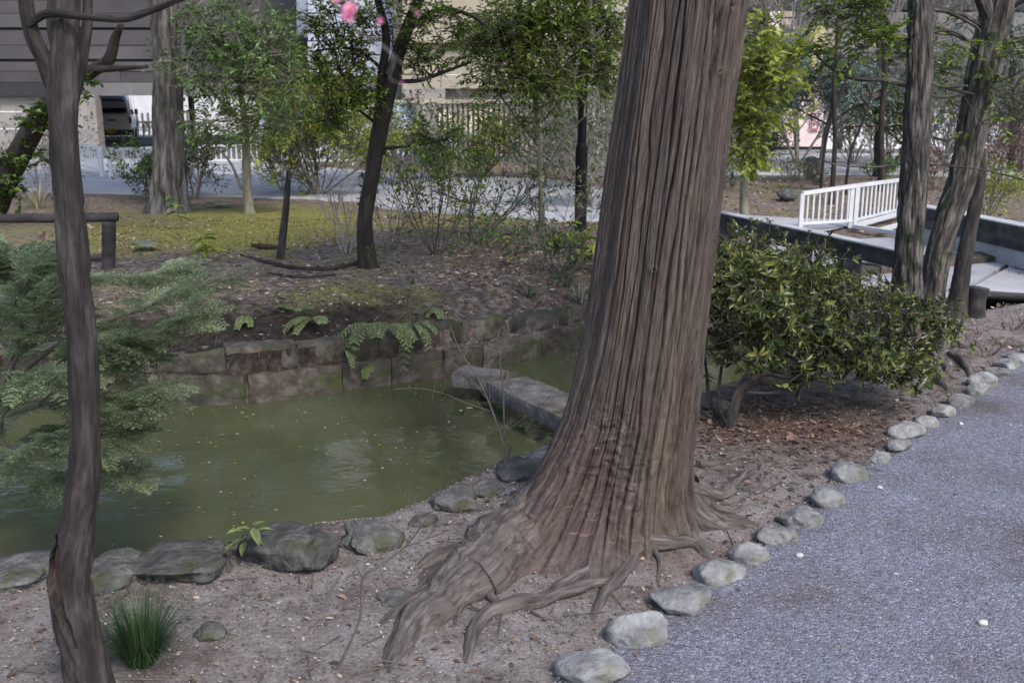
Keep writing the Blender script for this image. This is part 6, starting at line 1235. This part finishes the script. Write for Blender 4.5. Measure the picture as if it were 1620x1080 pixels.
scatter('leaf_litter', 13000, lambda r_, n_: pick(r_, n_, -5, 3, 6, 12.5, lambda x, y: (y > F_(x) + .03) * np.clip(.35 + .6 * fbm(x * 1.1, y * 1.1, 2, 3) + .5 * ss(-1.5, .2, x) - .25 * ss(-1.5, -3, x), .04, 1)), M['litter'], .033, seed=1)
scatter('leaf_litter', 3600, lambda r_, n_: pick(r_, n_, -.2, 3.6, 3.6, 8, lambda x, y: (y < N_(x) - .05) * (kerb_d(x, y) < -.04) * np.clip(1.3 * np.exp(-((x - 1.4) / .8) ** 2 - ((y - 5.0) / .6) ** 2) + .12, 0, 1)), M['litter_red'], .03, seed=2)
scatter('leaf_litter', 1100, lambda r_, n_: pick(r_, n_, -2.2, 1.2, 2.1, 4.6, lambda x, y: (y < N_(x) - .05) * (kerb_d(x, y) < 0)), M['litter'], .02, seed=3)
scatter('leaf_litter', 2500, lambda r_, n_: pick(r_, n_, 2, 9, 7, 22, lambda x, y: (y > F_(x) + .05) * (x > 2.2 + 0 * y) * ((y > 12.8) | (x > 5.6))), M['litter'], .05, seed=4)
scatter('leaf_litter', 260, lambda r_, n_: pick(r_, n_, .3, 4.4, 2.3, 6.6, lambda x, y: (kerb_d(x, y) > -.05) * np.exp(-np.maximum(kerb_d(x, y), 0) / .35)), M['litter'], .016, seed=9)
scatter('leaf_litter', 500, lambda r_, n_: pick(r_, n_, 2.3, 5.5, 5.6, 8.6, lambda x, y: (y < N_(x) - .05) * (kerb_d(x, y) < -.03)), M['litter'], .03, seed=6)
# moss cushions
rng = np.random.default_rng(12); mx_ = rng.uniform(-5, 2, 60000); my_ = rng.uniform(6.3, 12.5, 60000)
from_grid = lambda arr, x, y: arr[np.clip(np.searchsorted(gy, y), 0, len(gy) - 1), np.clip(np.searchsorted(gx, x), 0, len(gx) - 1)]
kk = rng.random(60000) < from_grid(mossf, mx_, my_) * .6; mx_, my_ = mx_[kk], my_[kk]; mz_ = th(mx_, my_); m = MB(); nn_ = len(mx_)
a_ = rng.random(nn_) * 6.28; leaves(m, np.stack([mx_, my_, mz_ - .004], 1), np.stack([np.cos(a_) * .7, np.sin(a_) * .7, np.full(nn_, .6)], 1), np.tile((0, 0, 1.), (nn_, 1)) + rng.normal(size=(nn_, 3)) * .3, rng.uniform(.012, .03, nn_), .008); M['mossleaf'] = leafmat('mossleaf', (.1, .09, .022), (.26, .23, .06), (.42, .37, .14), .8, .25, .25, .1)
tag(m.build('moss', M['mossleaf']), kind='stuff')
# gravel grains on the path
def grains(name, n_, fx, mt, size, seed):
    rng = np.random.default_rng(seed); p = fx(rng, n_); n_ = len(p); z_ = th(p[:, 0], p[:, 1]) + .005; s = size * rng.lognormal(0, .35, n_)
    oc = np.array([(1, 0, 0), (-1, 0, 0), (0, 1, 0), (0, -1, 0), (0, 0, 1), (0, 0, -1)], float); v = oc[None] * (s[:, None, None] * np.array((1, 1, .7))) * rng.uniform(.6, 1.3, (n_, 6, 1)) + rng.normal(size=(n_, 6, 3)) * s[:, None, None] * .2 + np.stack([p[:, 0], p[:, 1], z_], 1)[:, None]
    f = np.array([(0, 2, 4), (2, 1, 4), (1, 3, 4), (3, 0, 4), (2, 0, 5), (1, 2, 5), (3, 1, 5), (0, 3, 5)]); m = MB(); m.add(v, t=(np.arange(n_)[:, None, None] * 6 + f[None])); return tag(m.build(name, mt), kind='stuff')
M['grain'] = leafmat('grain', (.08, .08, .09), (.165, .167, .185), (.3, .3, .33), .7, 0.0, .1, .3); M['grain_soil'] = leafmat('grain_soil', (.07, .06, .058), (.15, .132, .128), (.36, .34, .33), .8, 0, .1, .2)
grains('gravel', 30000, lambda r_, n_: pick(r_, n_, .1, 4.4, 2.1, 6.8, lambda x, y: (kerb_d(x, y) > -.06) * np.clip(1.35 - (y - 2.1) / 5, .2, 1) * (x < .62 * y + .3)), M['grain'], .0033, 5)
grains('soil_grit', 16000, lambda r_, n_: pick(r_, n_, -2.1, 2.6, 2.1, 6, lambda x, y: (kerb_d(x, y) < 0) * (y < N_(x) - .1)), M['grain_soil'], .0035, 6)
# fallen twigs
rng = np.random.default_rng(21); p = np.vstack([pick(rng, 160, -2, 1.4, 2.1, 4.4, lambda x, y: (y < N_(x) - .1) * (kerb_d(x, y) < -.05)), pick(rng, 260, .6, 3, 4, 6.5, lambda x, y: (y < N_(x) - .1) * (kerb_d(x, y) < -.05)), pick(rng, 500, -4, 1.6, 6.2, 10, lambda x, y: (y > F_(x) + .1) * 1.)])
a_ = rng.random(len(p)) * 6.28; L = rng.uniform(.03, .2, len(p)); z_ = th(p[:, 0], p[:, 1]) + .006; A0 = np.stack([p[:, 0], p[:, 1], z_], 1); x2, y2 = p[:, 0] + np.cos(a_) * L, p[:, 1] + np.sin(a_) * L; B0 = np.stack([x2, y2, th(x2, y2) + .01], 1); okk = np.abs(B0[:, 2] - A0[:, 2]) < .05
m = MB(); blade_tris(m, A0[okk], B0[okk], rng.uniform(.0012, .004, okk.sum())); tag(m.build('fallen_twigs', M['twig']), kind='stuff')
# surface roots on the island
isr = thing('surface_root', 'long dark root snaking over the island soil before the forked tree', 'root', G(480, 420)); root([(380, 404, 5, 0), (430, 418, 9, .01), (490, 428, 10, .01), (545, 424, 12, .01), (585, 415, 14, .02)], isr, n=10, mt=M['bark_dark'], seed=2); root([(420, 432, 4, 0), (480, 440, 7, .01), (530, 436, 7, .0)], isr, n=8, mt=M['bark_dark'], seed=5)
cl = thing('dead_branch', 'small dark piece of rotten wood at the foot of the broken-off stem', 'dead wood', G(420, 395)); m = MB(); b = G(420, 395); bark_tube(m, [b + (-.14, 0, .05), b + (-.05, .02, .03), b + (.08, -.02, .03), b + (.15, .02, .02)], [.015, .03, .025, .01], 10, .01, .2, .1, 7.); m.build('wood', M['wood_raw'], cl, smooth=True)
# floating leaves
rng = np.random.default_rng(31); p = pick(rng, 300, -2.3, .8, 3.9, 7.6, lambda x, y: (y < F_(x) - .04) * (y > N_(x) + .12) * (.25 + .75 * (fbm(x * 1.4, y * 1.4, 3, 2) > .0))); n_ = len(p); a_ = rng.random(n_) * 6.28; m = MB(); L = rng.uniform(.006, .026, n_)
leaves(m, np.stack([p[:, 0], p[:, 1], np.full(n_, -.247)], 1), np.stack([np.cos(a_), np.sin(a_), np.zeros(n_)], 1), np.tile((0, 0, 1.), (n_, 1)), L, L * .55, .03, 0.); tag(m.build('floating_leaves', M['float']), kind='stuff')
for (px, py, L, lab) in [(258, 682, .05, 'pale leaf floating on the pond near the conifer tips'), (345, 689, .045, 'whitish leaf floating in the middle of the pond'), (737, 646, .05, 'pale leaf floating below the bare sapling twigs'), (843, 694, .03, 'white petal floating beside the cedar')]:
    b = P(px, py, -.246); m = MB(); leaves(m, [b], np.array([(1., .3, 0)]), np.array([(0, 0, 1.)]), [L], [L * .6], .08, 0); tag(m.build('floating_leaf', M['strap'], loc=b), lab, 'leaf', 'single leaves afloat')
